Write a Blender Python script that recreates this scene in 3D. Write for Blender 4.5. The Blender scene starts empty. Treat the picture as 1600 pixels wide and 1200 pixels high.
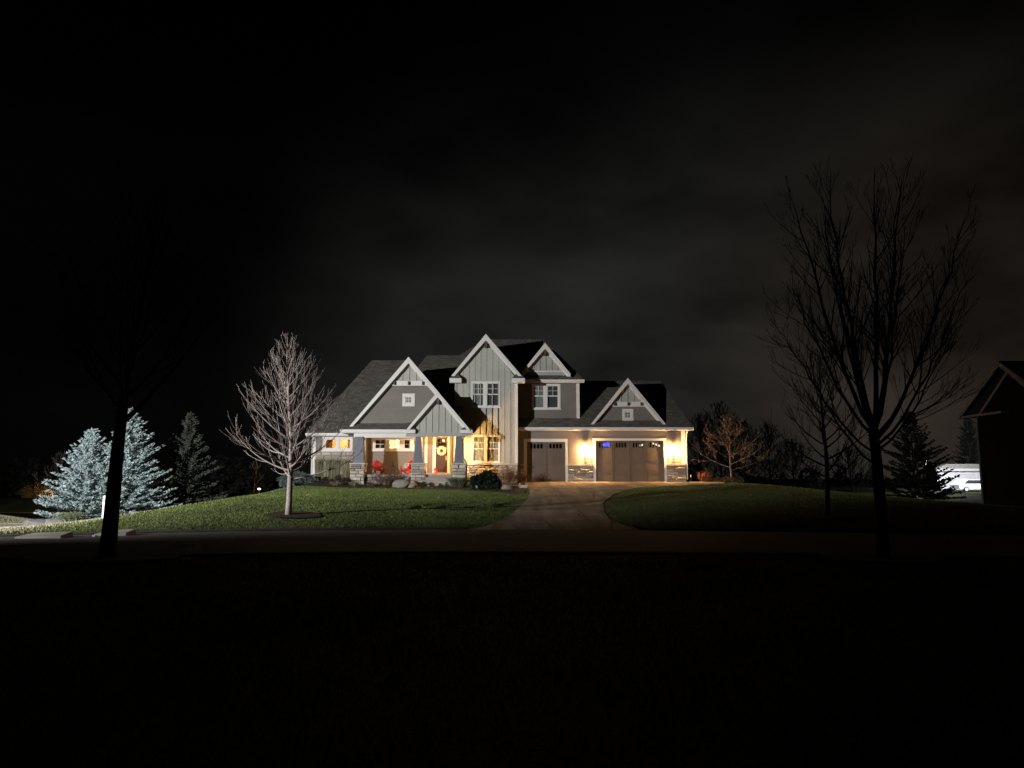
import bpy, math, random
import numpy as np
from mathutils import Vector, Matrix
from mathutils.geometry import delaunay_2d_cdt

random.seed(7); NR = np.random.default_rng(7)
SC = bpy.context.scene
COL = SC.collection
R = math.radians

# ------------------------------------------------------------------ camera
EYE = 1.7; F = 1164.0; PITCH = math.atan(147/1164)
cam_d = bpy.data.cameras.new('camera'); cam = bpy.data.objects.new('camera', cam_d)
COL.objects.link(cam); SC.camera = cam
cam.location = (0, 0, EYE); cam.rotation_euler = (R(90)+PITCH, 0, 0)
cam_d.sensor_width = 36; cam_d.lens = F/1600*36; cam_d.clip_end = 3000; cam_d.clip_start = .05

# ------------------------------------------------------------------ night sky
W = bpy.data.worlds.new('World'); SC.world = W; W.use_nodes = True
nt = W.node_tree; N = nt.nodes; L = nt.links
bg = N['Background']
tc = N.new('ShaderNodeTexCoord')
sep = N.new('ShaderNodeSeparateXYZ'); L.new(tc.outputs['Generated'], sep.inputs[0])
# soft glow of a town beyond the houses (north-east), fading upward and away
nrm = N.new('ShaderNodeVectorMath'); nrm.operation = 'DOT_PRODUCT'
L.new(tc.outputs['Generated'], nrm.inputs[0]); nrm.inputs[1].default_value = Vector((.30, .94, .16)).normalized()
glow = N.new('ShaderNodeMapRange'); glow.interpolation_type = 'SMOOTHERSTEP'
L.new(nrm.outputs['Value'], glow.inputs[0])
glow.inputs[1].default_value = .75; glow.inputs[2].default_value = 1.0; glow.inputs[3].default_value = .05; glow.inputs[4].default_value = 1.0
mp = N.new('ShaderNodeMapping'); L.new(tc.outputs['Generated'], mp.inputs[0]); mp.inputs['Scale'].default_value = (2.0, 2.0, 4.6)
nz = N.new('ShaderNodeTexNoise'); L.new(mp.outputs[0], nz.inputs['Vector'])
nz.inputs['Scale'].default_value = 1.35; nz.inputs['Detail'].default_value = 4; nz.inputs['Roughness'].default_value = .5
cl = N.new('ShaderNodeMapRange'); L.new(nz.outputs['Fac'], cl.inputs[0])
cl.inputs[1].default_value = .36; cl.inputs[2].default_value = .66; cl.inputs[3].default_value = .30; cl.inputs[4].default_value = 1.2
up = N.new('ShaderNodeMapRange'); up.interpolation_type = 'SMOOTHSTEP'; L.new(sep.outputs['Z'], up.inputs[0])
up.inputs[1].default_value = .10; up.inputs[2].default_value = .56; up.inputs[3].default_value = 1.0; up.inputs[4].default_value = .07
gu = N.new('ShaderNodeMath'); gu.operation = 'MULTIPLY'; L.new(glow.outputs[0], gu.inputs[0]); L.new(up.outputs[0], gu.inputs[1])
mul = N.new('ShaderNodeMath'); mul.operation = 'MULTIPLY'
L.new(gu.outputs[0], mul.inputs[0]); L.new(cl.outputs[0], mul.inputs[1])
rosy = N.new('ShaderNodeVectorMath'); rosy.operation = 'DOT_PRODUCT'
L.new(tc.outputs['Generated'], rosy.inputs[0]); rosy.inputs[1].default_value = Vector((.58, .80, .17)).normalized()
rr = N.new('ShaderNodeMapRange'); L.new(rosy.outputs['Value'], rr.inputs[0]); rr.inputs[1].default_value = .90; rr.inputs[2].default_value = 1.0
mixc = N.new('ShaderNodeMix'); mixc.data_type = 'RGBA'
L.new(rr.outputs[0], mixc.inputs[0]); mixc.inputs[6].default_value = (.97, 1, .93, 1); mixc.inputs[7].default_value = (1.25, .96, .74, 1)
L.new(mixc.outputs[2], bg.inputs['Color'])
st = N.new('ShaderNodeMath'); st.operation = 'MULTIPLY'; st.inputs[1].default_value = .0225
L.new(mul.outputs[0], st.inputs[0]); L.new(st.outputs[0], bg.inputs['Strength'])

# ------------------------------------------------------------------ street light down the road to the left (outside the frame)
LAMP = Vector((-27, 13.5, 7.4))
def lamp(name, kind, loc, power, color, **kw):
    d = bpy.data.lights.new(name, kind); o = bpy.data.objects.new(name, d); COL.objects.link(o)
    o.location = loc; d.energy = power; d.color = color
    for k, v in kw.items(): setattr(d, k, v)
    return o
sp = lamp('street_lamp_light', 'SPOT', LAMP, 60000, (1.0, .985, .955), spot_size=R(112), spot_blend=1.0, shadow_soft_size=.10)
sp.rotation_euler = (Vector((-18.5, 48, 1.5))-LAMP).to_track_quat('-Z', 'Y').to_euler()
WARM = (1.0, .54, .185)

SC.render.engine = 'CYCLES'
SC.cycles.use_denoising = True
SC.cycles.max_bounces = 6; SC.cycles.transparent_max_bounces = 12
SC.cycles.sample_clamp_indirect = 3.0
SC.view_settings.view_transform = 'Standard'; SC.view_settings.look = 'None'
SC.view_settings.exposure = 0; SC.view_settings.gamma = 1

# ------------------------------------------------------------------ survey helper: photo pixel -> point on the plane y = Y
_ct, _st = math.cos(PITCH), math.sin(PITCH)
def at(px, py, Y):
    dx, u = px-800, 600-py
    dy = F*_ct - u*_st; dz = F*_st + u*_ct
    t = Y/dy
    return Vector((dx*t, Y, EYE+dz*t))
def X(px, Y, py=690): return at(px, py, Y).x
def Z(py, Y): return at(800, py, Y).z

# ------------------------------------------------------------------ materials
MATS = {}
def mat(name, col, rough=.7, scale=3.0, var=.18, bump=0.0, bscale=None, island=0.0, metal=0.0, emit=None, estr=0, spec=.4, col2=None):
    if name in MATS: return MATS[name]
    m = bpy.data.materials.new(name); m.use_nodes = True; MATS[name] = m
    t = m.node_tree; n = t.nodes; l = t.links; b = n['Principled BSDF']
    b.inputs['Roughness'].default_value = rough; b.inputs['Metallic'].default_value = metal
    b.inputs['Specular IOR Level'].default_value = spec
    c = n.new('ShaderNodeTexCoord')
    z = n.new('ShaderNodeTexNoise'); z.inputs['Scale'].default_value = scale; z.inputs['Detail'].default_value = 5
    l.new(c.outputs['Object'], z.inputs['Vector'])
    mx = n.new('ShaderNodeMix'); mx.data_type = 'RGBA'
    lo = [max(0, x*(1-var)) for x in col]; hi = [min(1, x*(1+var)) for x in col]
    if col2: lo, hi = col, col2
    mx.inputs[6].default_value = (*lo, 1); mx.inputs[7].default_value = (*hi, 1)
    mr = n.new('ShaderNodeMapRange'); mr.inputs[1].default_value = .3; mr.inputs[2].default_value = .7
    l.new(z.outputs['Fac'], mr.inputs[0]); l.new(mr.outputs[0], mx.inputs[0])
    out = mx.outputs[2]
    if island:
        g = n.new('ShaderNodeNewGeometry'); r2 = n.new('ShaderNodeMapRange')
        r2.inputs[3].default_value = 1-island; r2.inputs[4].default_value = 1+island
        l.new(g.outputs['Random Per Island'], r2.inputs[0])
        o2 = n.new('ShaderNodeObjectInfo'); r3 = n.new('ShaderNodeMapRange')
        r3.inputs[3].default_value = 1-island*.6; r3.inputs[4].default_value = 1+island*.6
        l.new(o2.outputs['Random'], r3.inputs[0])
        mm = n.new('ShaderNodeMath'); mm.operation = 'MULTIPLY'; l.new(r2.outputs[0], mm.inputs[0]); l.new(r3.outputs[0], mm.inputs[1])
        hs = n.new('ShaderNodeHueSaturation'); l.new(mm.outputs[0], hs.inputs['Value']); l.new(out, hs.inputs['Color']); out = hs.outputs[0]
    l.new(out, b.inputs['Base Color'])
    if bump:
        z2 = n.new('ShaderNodeTexNoise'); z2.inputs['Scale'].default_value = bscale or scale*6; z2.inputs['Detail'].default_value = 6
        l.new(c.outputs['Object'], z2.inputs['Vector'])
        bp = n.new('ShaderNodeBump'); bp.inputs['Strength'].default_value = bump; bp.inputs['Distance'].default_value = .03
        l.new(z2.outputs['Fac'], bp.inputs['Height']); l.new(bp.outputs[0], b.inputs['Normal'])
    if emit:
        b.inputs['Emission Color'].default_value = (*emit, 1); b.inputs['Emission Strength'].default_value = estr
    return m
def glass_mat():
    m = bpy.data.materials.new('window_glass'); m.use_nodes = True
    t = m.node_tree; n = t.nodes; l = t.links
    n.remove(n['Principled BSDF'])
    tr = n.new('ShaderNodeBsdfTransparent'); tr.inputs[0].default_value = (.86, .88, .88, 1)
    gl = n.new('ShaderNodeBsdfGlossy'); gl.inputs['Roughness'].default_value = .03
    lf = n.new('ShaderNodeLayerWeight'); lf.inputs['Blend'].default_value = .5
    pw = n.new('ShaderNodeMath'); pw.operation = 'POWER'; l.new(lf.outputs['Facing'], pw.inputs[0]); pw.inputs[1].default_value = 5
    lw = n.new('ShaderNodeMath'); lw.operation = 'MULTIPLY_ADD'; l.new(pw.outputs[0], lw.inputs[0]); lw.inputs[1].default_value = .5; lw.inputs[2].default_value = .04
    mx = n.new('ShaderNodeMixShader'); l.new(lw.outputs[0], mx.inputs[0]); l.new(tr.outputs[0], mx.inputs[1]); l.new(gl.outputs[0], mx.inputs[2])
    l.new(mx.outputs[0], n['Material Output'].inputs[0])
    return m
GLASS = glass_mat()
WHITE = mat('white_trim_paint', (.72, .71, .69), .55, 1.5, .05, .1)
OFFW = mat('pale_board_paint', (.40, .40, .37), .6, .9, .07, .12, 14, island=.03)
TAUPE = mat('taupe_siding_paint', (.225, .195, .172), .65, 1.1, .08, .12, 14, island=.05)
SHAKE = mat('taupe_gable_paint', (.20, .178, .162), .65, 1.1, .08, .12, 14, island=.04)
COLP = mat('slate_column_paint', (.13, .145, .178), .55, 2, .06, .1)
BEAMP = mat('grey_beam_paint', (.36, .355, .34), .55, 2, .06, .1)
DOORP = mat('garage_door_paint', (.155, .125, .104), .42, 1.3, .08, .08)
DARKWOOD = mat('dark_door_stain', (.055, .026, .016), .4, 3, .2, .1)
SHINGLE = mat('asphalt_shingle', (.115, .108, .096), .9, 14, .3, .5, 60, island=.28)
STONE = mat('ledge_stone', (.37, .335, .295), .85, 7, .3, .7, 22, island=.72)
STONEC = mat('stone_cap', (.46, .43, .385), .8, 6, .12, .4)
MORTAR = mat('mortar', (.09, .082, .074), .95, 8, .2, .4)
CONC = mat('concrete', (.33, .30, .27), .85, 1.2, .16, .35, 30)
ASPH = mat('asphalt', (.085, .078, .072), .85, .8, .25, .5, 60)
METAL = mat('black_metal', (.02, .02, .022), .45, 4, .2)
BRACKET = mat('brown_bracket_paint', (.085, .065, .052), .6, 3, .15)
SOFFIT = mat('soffit_paint', (.45, .42, .39), .7, 2, .05)
INNER = mat('room_plaster', (.72, .64, .50), .9, 1.5, .06)
INNER2 = mat('room_orange_wall', (.68, .46, .25), .9, 1.6, .3)
PALEB = mat('pale_shade', (.34, .35, .33), .9, 6, .1)
DARKIN = mat('dark_interior', (.05, .045, .04), .95, 1, .1)
SHEER = mat('sheer_curtain', (.46, .45, .36), .9, 9, .12)
BLIND = mat('grey_shade', (.11, .115, .115), .9, 6, .1)
BULB = mat('lit_bulb', (.9, .8, .6), .4, 1, 0, emit=(1, .66, .30), estr=60)
RED = mat('red_chair_paint', (.62, .018, .014), .45, 3, .08)
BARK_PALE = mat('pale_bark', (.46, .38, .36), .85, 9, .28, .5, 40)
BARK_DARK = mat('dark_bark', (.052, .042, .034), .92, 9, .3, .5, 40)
SPRUCE = mat('blue_spruce_needles', (.32, .40, .41), .75, 1.6, .25, island=.4)
SPRUCE_SHADED = mat('shaded_spruce_needles', (.055, .068, .048), .8, 1.6, .25, island=.4)  # darker needle copy, the shade of the neighbouring spruce put into the colour
GRASS = mat('grass_blades', (.108, .145, .038), .75, .45, .3, island=.4, spec=.25)
DRYGRASS = mat('dry_grass_blades', (.38, .36, .24), .8, .5, .25, island=.4, spec=.2)
SOIL = mat('mulch', (.035, .022, .016), .95, 5, .4, .8, 30)
BOULDER = mat('granite_boulder', (.25, .24, .215), .85, 3.5, .25, .6, 16)

# ------------------------------------------------------------------ object helpers
ORG = {}
def setp(o, label=None, cat=None, group=None, kind=None):
    if label: o['label'] = label
    if cat: o['category'] = cat
    if group: o['group'] = group
    if kind: o['kind'] = kind
    return o
def thing(name, label, cat, loc=(0, 0, 0), group=None, rz=0):
    o = bpy.data.objects.new(name, None); COL.objects.link(o); o.location = loc; o.rotation_euler = (0, 0, rz)
    o.empty_display_size = .3
    ORG[o] = Vector(loc)
    return setp(o, label, cat, group)
def link(name, me, parent=None, loc=None):
    o = bpy.data.objects.new(name, me); COL.objects.link(o)
    if parent: o.parent = parent
    if loc is not None: o.location = loc
    return o
class MB:
    """collects world-space faces; build() links them as ONE mesh object"""
    def __init__(s): s.v = []; s.f = []
    def add(s, vs, fs):
        b = len(s.v); s.v += [tuple(p) for p in vs]; s.f += [tuple(b+i for i in q) for q in fs]; return s
    def box(s, x0, x1, y0, y1, z0, z1):
        if x1 < x0: x0, x1 = x1, x0
        if z1 < z0: z0, z1 = z1, z0
        if y1 < y0: y0, y1 = y1, y0
        return s.add([(x0,y0,z0),(x1,y0,z0),(x1,y1,z0),(x0,y1,z0),(x0,y0,z1),(x1,y0,z1),(x1,y1,z1),(x0,y1,z1)],
                     [(0,3,2,1),(4,5,6,7),(0,1,5,4),(1,2,6,5),(2,3,7,6),(3,0,4,7)])
    def prism(s, poly, y0, y1):          # poly in (x,z), extruded along y
        n = len(poly)
        a = sum(poly[i][0]*poly[(i+1)%n][1]-poly[(i+1)%n][0]*poly[i][1] for i in range(n))
        if a < 0: poly = poly[::-1]
        vs = [(x, y0, z) for x, z in poly]+[(x, y1, z) for x, z in poly]
        fs = [tuple(range(n)), tuple(range(2*n-1, n-1, -1))]
        fs += [(i, i+n, (i+1)%n+n, (i+1)%n) for i in range(n)]
        return s.add(vs, fs)
    def slab(s, pts, t):                 # polygon seen from above, thickened downward
        n = len(pts)
        vs = [tuple(p) for p in pts]+[(p[0], p[1], p[2]-t) for p in pts]
        fs = [tuple(range(n)), tuple(range(2*n-1, n-1, -1))]+[(i, i+n, (i+1)%n+n, (i+1)%n) for i in range(n)]
        return s.add(vs, fs)
    def tube(s, pts, rad, n=5, cap=True):
        pts = [Vector(p) for p in pts]; k = len(pts)
        if not hasattr(rad, '__len__'): rad = [rad]*k
        b = len(s.v); prev = None
        for i, p in enumerate(pts):
            d = (pts[min(i+1, k-1)]-pts[max(i-1, 0)])
            d = d.normalized() if d.length > 1e-9 else Vector((0, 0, 1))
            if prev is None:
                a = d.cross(Vector((0, 0, 1)) if abs(d.z) < .9 else Vector((1, 0, 0))).normalized()
            else:
                a = prev-d*prev.dot(d)
                a = a.normalized() if a.length > 1e-6 else d.orthogonal().normalized()
            prev = a; c = d.cross(a)
            for j in range(n):
                t = 2*math.pi*j/n
                s.v.append(tuple(p+a*(rad[i]*math.cos(t))+c*(rad[i]*math.sin(t))))
        for i in range(k-1):
            for j in range(n):
                q = (j+1) % n
                s.f.append((b+i*n+j, b+i*n+q, b+(i+1)*n+q, b+(i+1)*n+j))
        if cap:
            s.f.append(tuple(b+j for j in range(n-1, -1, -1))); s.f.append(tuple(b+(k-1)*n+j for j in range(n)))
        return s
    def lathe(s, prof, c, n=16):
        b = len(s.v); k = len(prof)
        for r, z in prof:
            for j in range(n):
                t = 2*math.pi*j/n; s.v.append((c[0]+r*math.cos(t), c[1]+r*math.sin(t), c[2]+z))
        for i in range(k-1):
            for j in range(n):
                q = (j+1) % n; s.f.append((b+i*n+j, b+i*n+q, b+(i+1)*n+q, b+(i+1)*n+j))
        s.f.append(tuple(b+j for j in range(n-1, -1, -1))); s.f.append(tuple(b+(k-1)*n+j for j in range(n)))
        return s
    def build(s, name, m, parent=None, label=None, kind=None, smooth=False, world=False):
        org = ORG.get(parent, Vector((0, 0, 0))) if parent else Vector((0, 0, 0))
        me = bpy.data.meshes.new(name)
        if world or not parent: org = Vector((0, 0, 0)) if world else org
        me.from_pydata([(x-org.x, y-org.y, z-org.z) for x, y, z in s.v], [], s.f); me.update()
        me.materials.append(m)
        if smooth: me.shade_smooth()
        o = link(name, me, parent); ORG[o] = org
        return setp(o, label, None, None, kind)
def np_mesh(name, verts, faces_n, m, parent=None, kind=None):
    """verts (n,3) array, consecutive faces of faces_n corners"""
    n = len(verts); nf = n//faces_n
    me = bpy.data.meshes.new(name)
    me.vertices.add(n); me.vertices.foreach_set('co', np.asarray(verts, np.float32).ravel())
    me.loops.add(n); me.loops.foreach_set('vertex_index', np.arange(n, dtype=np.int32))
    me.polygons.add(nf); me.polygons.foreach_set('loop_start', np.arange(0, n, faces_n, dtype=np.int32))
    me.update(calc_edges=True); me.validate(); me.materials.append(m)
    o = link(name, me, parent); return setp(o, kind=kind)

# ------------------------------------------------------------------ terrain
def sm(a, b, x):
    t = np.clip((np.asarray(x, float)-a)/(b-a), 0, 1); return t*t*(3-2*t)
def kerb(x):
    x = np.clip(np.asarray(x, float), -30, 26); c = x+1
    return 25.3-np.where(c < 0, .016, .009)*c*c
def H(x, y):
    x = np.asarray(x, float); y = np.asarray(y, float)
    d = y-kerb(x)
    conv = np.interp(d, [-1, 0, .3, 3, 5.5, 8, 11, 15, 20.5, 23.6, 27.6, 33, 60], [-.03, -.03, .08, .36, .62, .80, .89, .96, 1.04, 1.22, 1.42, 1.42, 1.2])
    lin = np.interp(d, [-1, 0, 1, 27.6, 60], [-.03, -.03, .03, 1.42, 1.42])
    rgt = np.interp(d, [-1, 0, .3, 4, 10, 21, 24, 27.6, 60], [-.03, -.03, .08, .30, .70, 1.16, 1.3, 1.42, 1.3])
    wl = 1-sm(-9, 2.2, x); wr = sm(3.4, 8, x)
    base = conv*wl+rgt*wr+lin*(1-wl-wr)
    sl = sm(-20.5, -12.5, x+.10*(y-46)); sr = 1-sm(13.5, 30, x)
    lowl = np.interp(d, [-1, 0, .3, 6, 14, 26, 60], [-.03, -.03, .05, -.1, -.45, -.8, -2.8])
    lowr = np.interp(d, [-1, 0, .3, 10, 30, 60], [-.03, -.03, .05, .15, -.1, -.6])
    h = np.where(x < 0, lowl+(base-lowl)*sl, lowr+(base-lowr)*sr)
    h = np.where(d < 0, -.03, h)
    h = h+.95*np.exp(-((x+35)/5.0)**2-((y-47)/6.0)**2)
    far = sm(60, 100, y); h = h*(1-far)+far*(-2.7+3.1*sm(0, 55, x))
    near = y-(kerb(x)-8.0)
    h = np.where(near < 0, .05+.02*np.sin(x*.7)*np.cos(y*.9)-.08*sm(-.6, 0, near), h)
    return h
def hz(x, y): return float(H(x, y))
def pip(x, y, poly):
    r = np.zeros(len(x), bool); n = len(poly)
    for i in range(n):
        x0, y0 = poly[i]; x1, y1 = poly[(i+1) % n]
        c = ((y0 > y) != (y1 > y)) & (x < (x1-x0)*(y-y0)/((y1-y0) if y1 != y0 else 1e-9)+x0); r ^= c
    return r
def grid_mesh(name, xs, ys, off, m):
    gx, gy = np.meshgrid(xs, ys); gz = H(gx, gy)+off
    v = np.stack([gx, gy, gz], -1).reshape(-1, 3); nx, ny = len(xs), len(ys)
    f = [(j*nx+i, j*nx+i+1, (j+1)*nx+i+1, (j+1)*nx+i) for j in range(ny-1) for i in range(nx-1)]
    me = bpy.data.meshes.new(name); me.from_pydata(v.tolist(), [], f); me.update(); me.shade_smooth(); me.materials.append(m)
    return setp(link(name, me), kind='structure')
def drape(name, poly, off, m, step=.5, skirt=0.0, height=None):
    P = []
    n = len(poly)
    for i in range(n):
        a = Vector(poly[i]); b = Vector(poly[(i+1) % n]); k = max(1, int((b-a).length/step))
        P += [a.lerp(b, j/k) for j in range(k)]
    nb = len(P)
    xs = [p[0] for p in P]; ys = [p[1] for p in P]
    gx, gy = np.meshgrid(np.arange(min(xs)+step/2, max(xs), step), np.arange(min(ys)+step/2, max(ys), step))
    gx = gx.ravel(); gy = gy.ravel(); k = pip(gx, gy, [tuple(p) for p in P])
    pts = P+[Vector((a, b)) for a, b in zip(gx[k], gy[k])]
    vo, eo, fo, *_ = delaunay_2d_cdt(pts, [(i, (i+1) % nb) for i in range(nb)], [], 1, 1e-5)
    mb = MB()
    hh = height or hz
    vs = [(p.x, p.y, hh(p.x, p.y)+off) for p in vo]
    mb.add(vs, fo)
    if skirt:
        nv = len(vs)
        mb.v += [(x, y, z-skirt) for x, y, z in vs]
        cnt = {}
        for f in fo:
            for i in range(len(f)):
                e = (f[i], f[(i+1) % len(f)]); cnt[e] = 1
        for (a, b) in cnt:
            if (b, a) not in cnt: mb.f.append((b, a, a+nv, b+nv))
    o = mb.build(name, m, smooth=False); return setp(o, kind='structure')

def ground_mat():
    m = mat('lawn_soil', (.062, .072, .028), .9, .5, .35, .6, 25)
    t = m.node_tree; n = t.nodes; l = t.links; b = n['Principled BSDF']
    src = b.inputs['Base Color'].links[0].from_socket
    c = n.new('ShaderNodeTexCoord'); s = n.new('ShaderNodeSeparateXYZ'); l.new(c.outputs['Object'], s.inputs[0])
    z = n.new('ShaderNodeTexNoise'); z.inputs['Scale'].default_value = .6; l.new(c.outputs['Object'], z.inputs['Vector'])
    a = n.new('ShaderNodeMath'); a.operation = 'MULTIPLY_ADD'; l.new(z.outputs['Fac'], a.inputs[0]); a.inputs[1].default_value = 4; l.new(s.outputs['X'], a.inputs[2])
    r0 = n.new('ShaderNodeMapRange'); l.new(a.outputs[0], r0.inputs[0]); r0.inputs[1].default_value = -12; r0.inputs[2].default_value = -15.5
    ry_ = n.new('ShaderNodeMapRange'); l.new(s.outputs['Y'], ry_.inputs[0]); ry_.inputs[1].default_value = 53; ry_.inputs[2].default_value = 50  # darker soil colour beyond here, painted in as unlit ground
    r = n.new('ShaderNodeMath'); r.operation = 'MULTIPLY'; l.new(r0.outputs[0], r.inputs[0]); l.new(ry_.outputs[0], r.inputs[1])
    mx = n.new('ShaderNodeMix'); mx.data_type = 'RGBA'; l.new(r.outputs[0], mx.inputs[0]); l.new(src, mx.inputs[6]); mx.inputs[7].default_value = (.13, .12, .07, 1)
    l.new(mx.outputs[2], b.inputs['Base Color'])
    return m
LAWN = ground_mat()
xs = np.unique(np.concatenate([np.linspace(-700, -40, 12), np.linspace(-40, -26, 15), np.arange(-26, 32.1, .5), np.linspace(32, 60, 15), np.linspace(60, 700, 12)]))
ys = np.unique(np.concatenate([np.linspace(-60, 0, 7), np.arange(0, 62.1, .5), np.linspace(62, 120, 30), np.linspace(120, 900, 10)]))
grid_mesh('ground', xs, ys, 0, LAWN)

def roadpoly(n0, n1, lo, hi, k=60):
    xx = np.linspace(lo, hi, k)
    return [(x, float(kerb(x))+n0) for x in xx], [(x, float(kerb(x))+n1) for x in xx]
a, b = roadpoly(-8.0, -.02, -60, 60, 160)
mb = MB(); n = len(a)
cr = lambda j: [(x, y+(y2-y)*j/6, -.004+.05*math.sin(math.pi*j/6)) for (x, y), (_, y2) in zip(a, b)]
rows = [cr(j) for j in range(7)]
mb.v = [p for r_ in rows for p in r_]
mb.f = [(j*n+i, j*n+i+1, (j+1)*n+i+1, (j+1)*n+i) for j in range(6) for i in range(n-1)]
setp(mb.build('road', ASPH, smooth=True), kind='structure')
# rolled concrete kerb on the far side, broken by the driveway; near-side kerb
def kerb_strip(name, off, lo, hi, w=.30, h=.055):
    mb = MB(); xx = np.arange(lo, hi+.01, .75); prev = None
    for x in xx:
        y = float(kerb(x))+off
        ring = [(x, y, -.06), (x, y, .035), (x, y+w*.45, h), (x, y+w, h), (x, y+w, -.06)]
        mb.v += ring
    for i in range(len(xx)-1):
        for j in range(5):
            q = (j+1) % 5; mb.f.append((i*5+j, (i+1)*5+j, (i+1)*5+q, i*5+q))
    mb.f.append((0, 1, 2, 3, 4)); e = (len(xx)-1)*5; mb.f.append((e+4, e+3, e+2, e+1, e))
    return setp(mb.build(name, EDGE), kind='structure')
EDGE = mat('dark_road_edge', (.045, .04, .035), .9, 3, .3, .5, 40)
kerb_strip('kerb', -.01, -16.5, -1.4); kerb_strip('kerb', -.01, 4.2, 45); kerb_strip('kerb', -8.25, -45, 45)

DRIVE = [(.75, 52.98), (12.2, 52.98), (14.0, 52.4), (14.4, 50.8), (13.6, 48.2), (11.5, 46.6), (9, 45.8), (7.2, 44.2), (5.4, 40), (4.3, 35.5), (3.8, 31), (3.66, 28.2), (3.9, 26.2), (4.3, 25.1),
         (-1.5, 25.25), (-.9, 26.0), (-.45, 27.6), (0.02, 30.2), (.45, 34), (.82, 38.5), (1.0, 42), (1.02, 46)]
def drive_mat():
    m = mat('driveway_asphalt', (.34, .265, .20), .8, .5, .42, .5, 40)
    t = m.node_tree; n = t.nodes; l = t.links; b = n['Principled BSDF']; src = b.inputs['Base Color'].links[0].from_socket
    c = n.new('ShaderNodeTexCoord'); mp = n.new('ShaderNodeMapping'); l.new(c.outputs['Object'], mp.inputs[0]); mp.inputs['Scale'].default_value = (1.1, .10, 1); mp.inputs['Rotation'].default_value = (0, 0, .08)
    z = n.new('ShaderNodeTexNoise'); z.inputs['Scale'].default_value = 1.6; z.inputs['Detail'].default_value = 7; z.inputs['Distortion'].default_value = .6; l.new(mp.outputs[0], z.inputs['Vector'])
    r = n.new('ShaderNodeMapRange'); l.new(z.outputs['Fac'], r.inputs[0]); r.inputs[1].default_value = .35; r.inputs[2].default_value = .68; r.inputs[3].default_value = .62; r.inputs[4].default_value = 1.35
    v = n.new('ShaderNodeTexVoronoi'); v.feature = 'DISTANCE_TO_EDGE'; v.inputs['Scale'].default_value = .28; v.inputs['Randomness'].default_value = 1; l.new(c.outputs['Object'], v.inputs['Vector'])
    cr = n.new('ShaderNodeMapRange'); l.new(v.outputs['Distance'], cr.inputs[0]); cr.inputs[1].default_value = .004; cr.inputs[2].default_value = .012; cr.inputs[3].default_value = .45; cr.inputs[4].default_value = 1
    mu = n.new('ShaderNodeMath'); mu.operation = 'MULTIPLY'; l.new(r.outputs[0], mu.inputs[0]); l.new(cr.outputs[0], mu.inputs[1])
    hs = n.new('ShaderNodeHueSaturation'); l.new(mu.outputs[0], hs.inputs['Value']); l.new(src, hs.inputs['Color']); l.new(hs.outputs[0], b.inputs['Base Color'])
    return m
drape('driveway', DRIVE, .03, drive_mat(), .5)
BED = [(-16.3, 48.6), (-13.5, 47.0), (-10.7, 46.0), (-6.5, 45.7), (-3.5, 44.8), (-1.5, 43.2), (0.0, 41.6), (.66, 41.9), (.85, 44), (.9, 52.0), (-3.9, 52.0), (-3.9, 51.0), (-13.9, 51.9), (-16.0, 51.5)]
drape('mulch_bed', BED, .035, SOIL, .6)
RBED = [(12.9, 53.2), (15, 53), (15.0, 51.4), (18, 51.2), (21, 52.5), (20, 58), (13, 58)]
drape('mulch_bed', RBED, .035, SOIL, .8)
WALKZ = 1.20
WALK = [(-5.75, 47.3), (-3.6, 47.25), (-1.4, 47.1), (.98, 46.6), (.98, 47.8), (-1.4, 48.2), (-3.9, 48.35), (-5.75, 48.35)]
drape('walkway', WALK, 0, CONC, .6, skirt=.3, height=lambda x, y: hz(x, y)+.10)

# ================================================================== THE HOUSE
HB = Vector((0, 52, 1.2))
house = thing('house', 'large taupe craftsman house with lit porch, stone base, white gables and two garage doors', 'house', HB)
YG, YT, YS, YL, YP, YLG, YSG = 53.0, 51.7, 53.35, 51.5, 52.3, 50.0, 49.0

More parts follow.
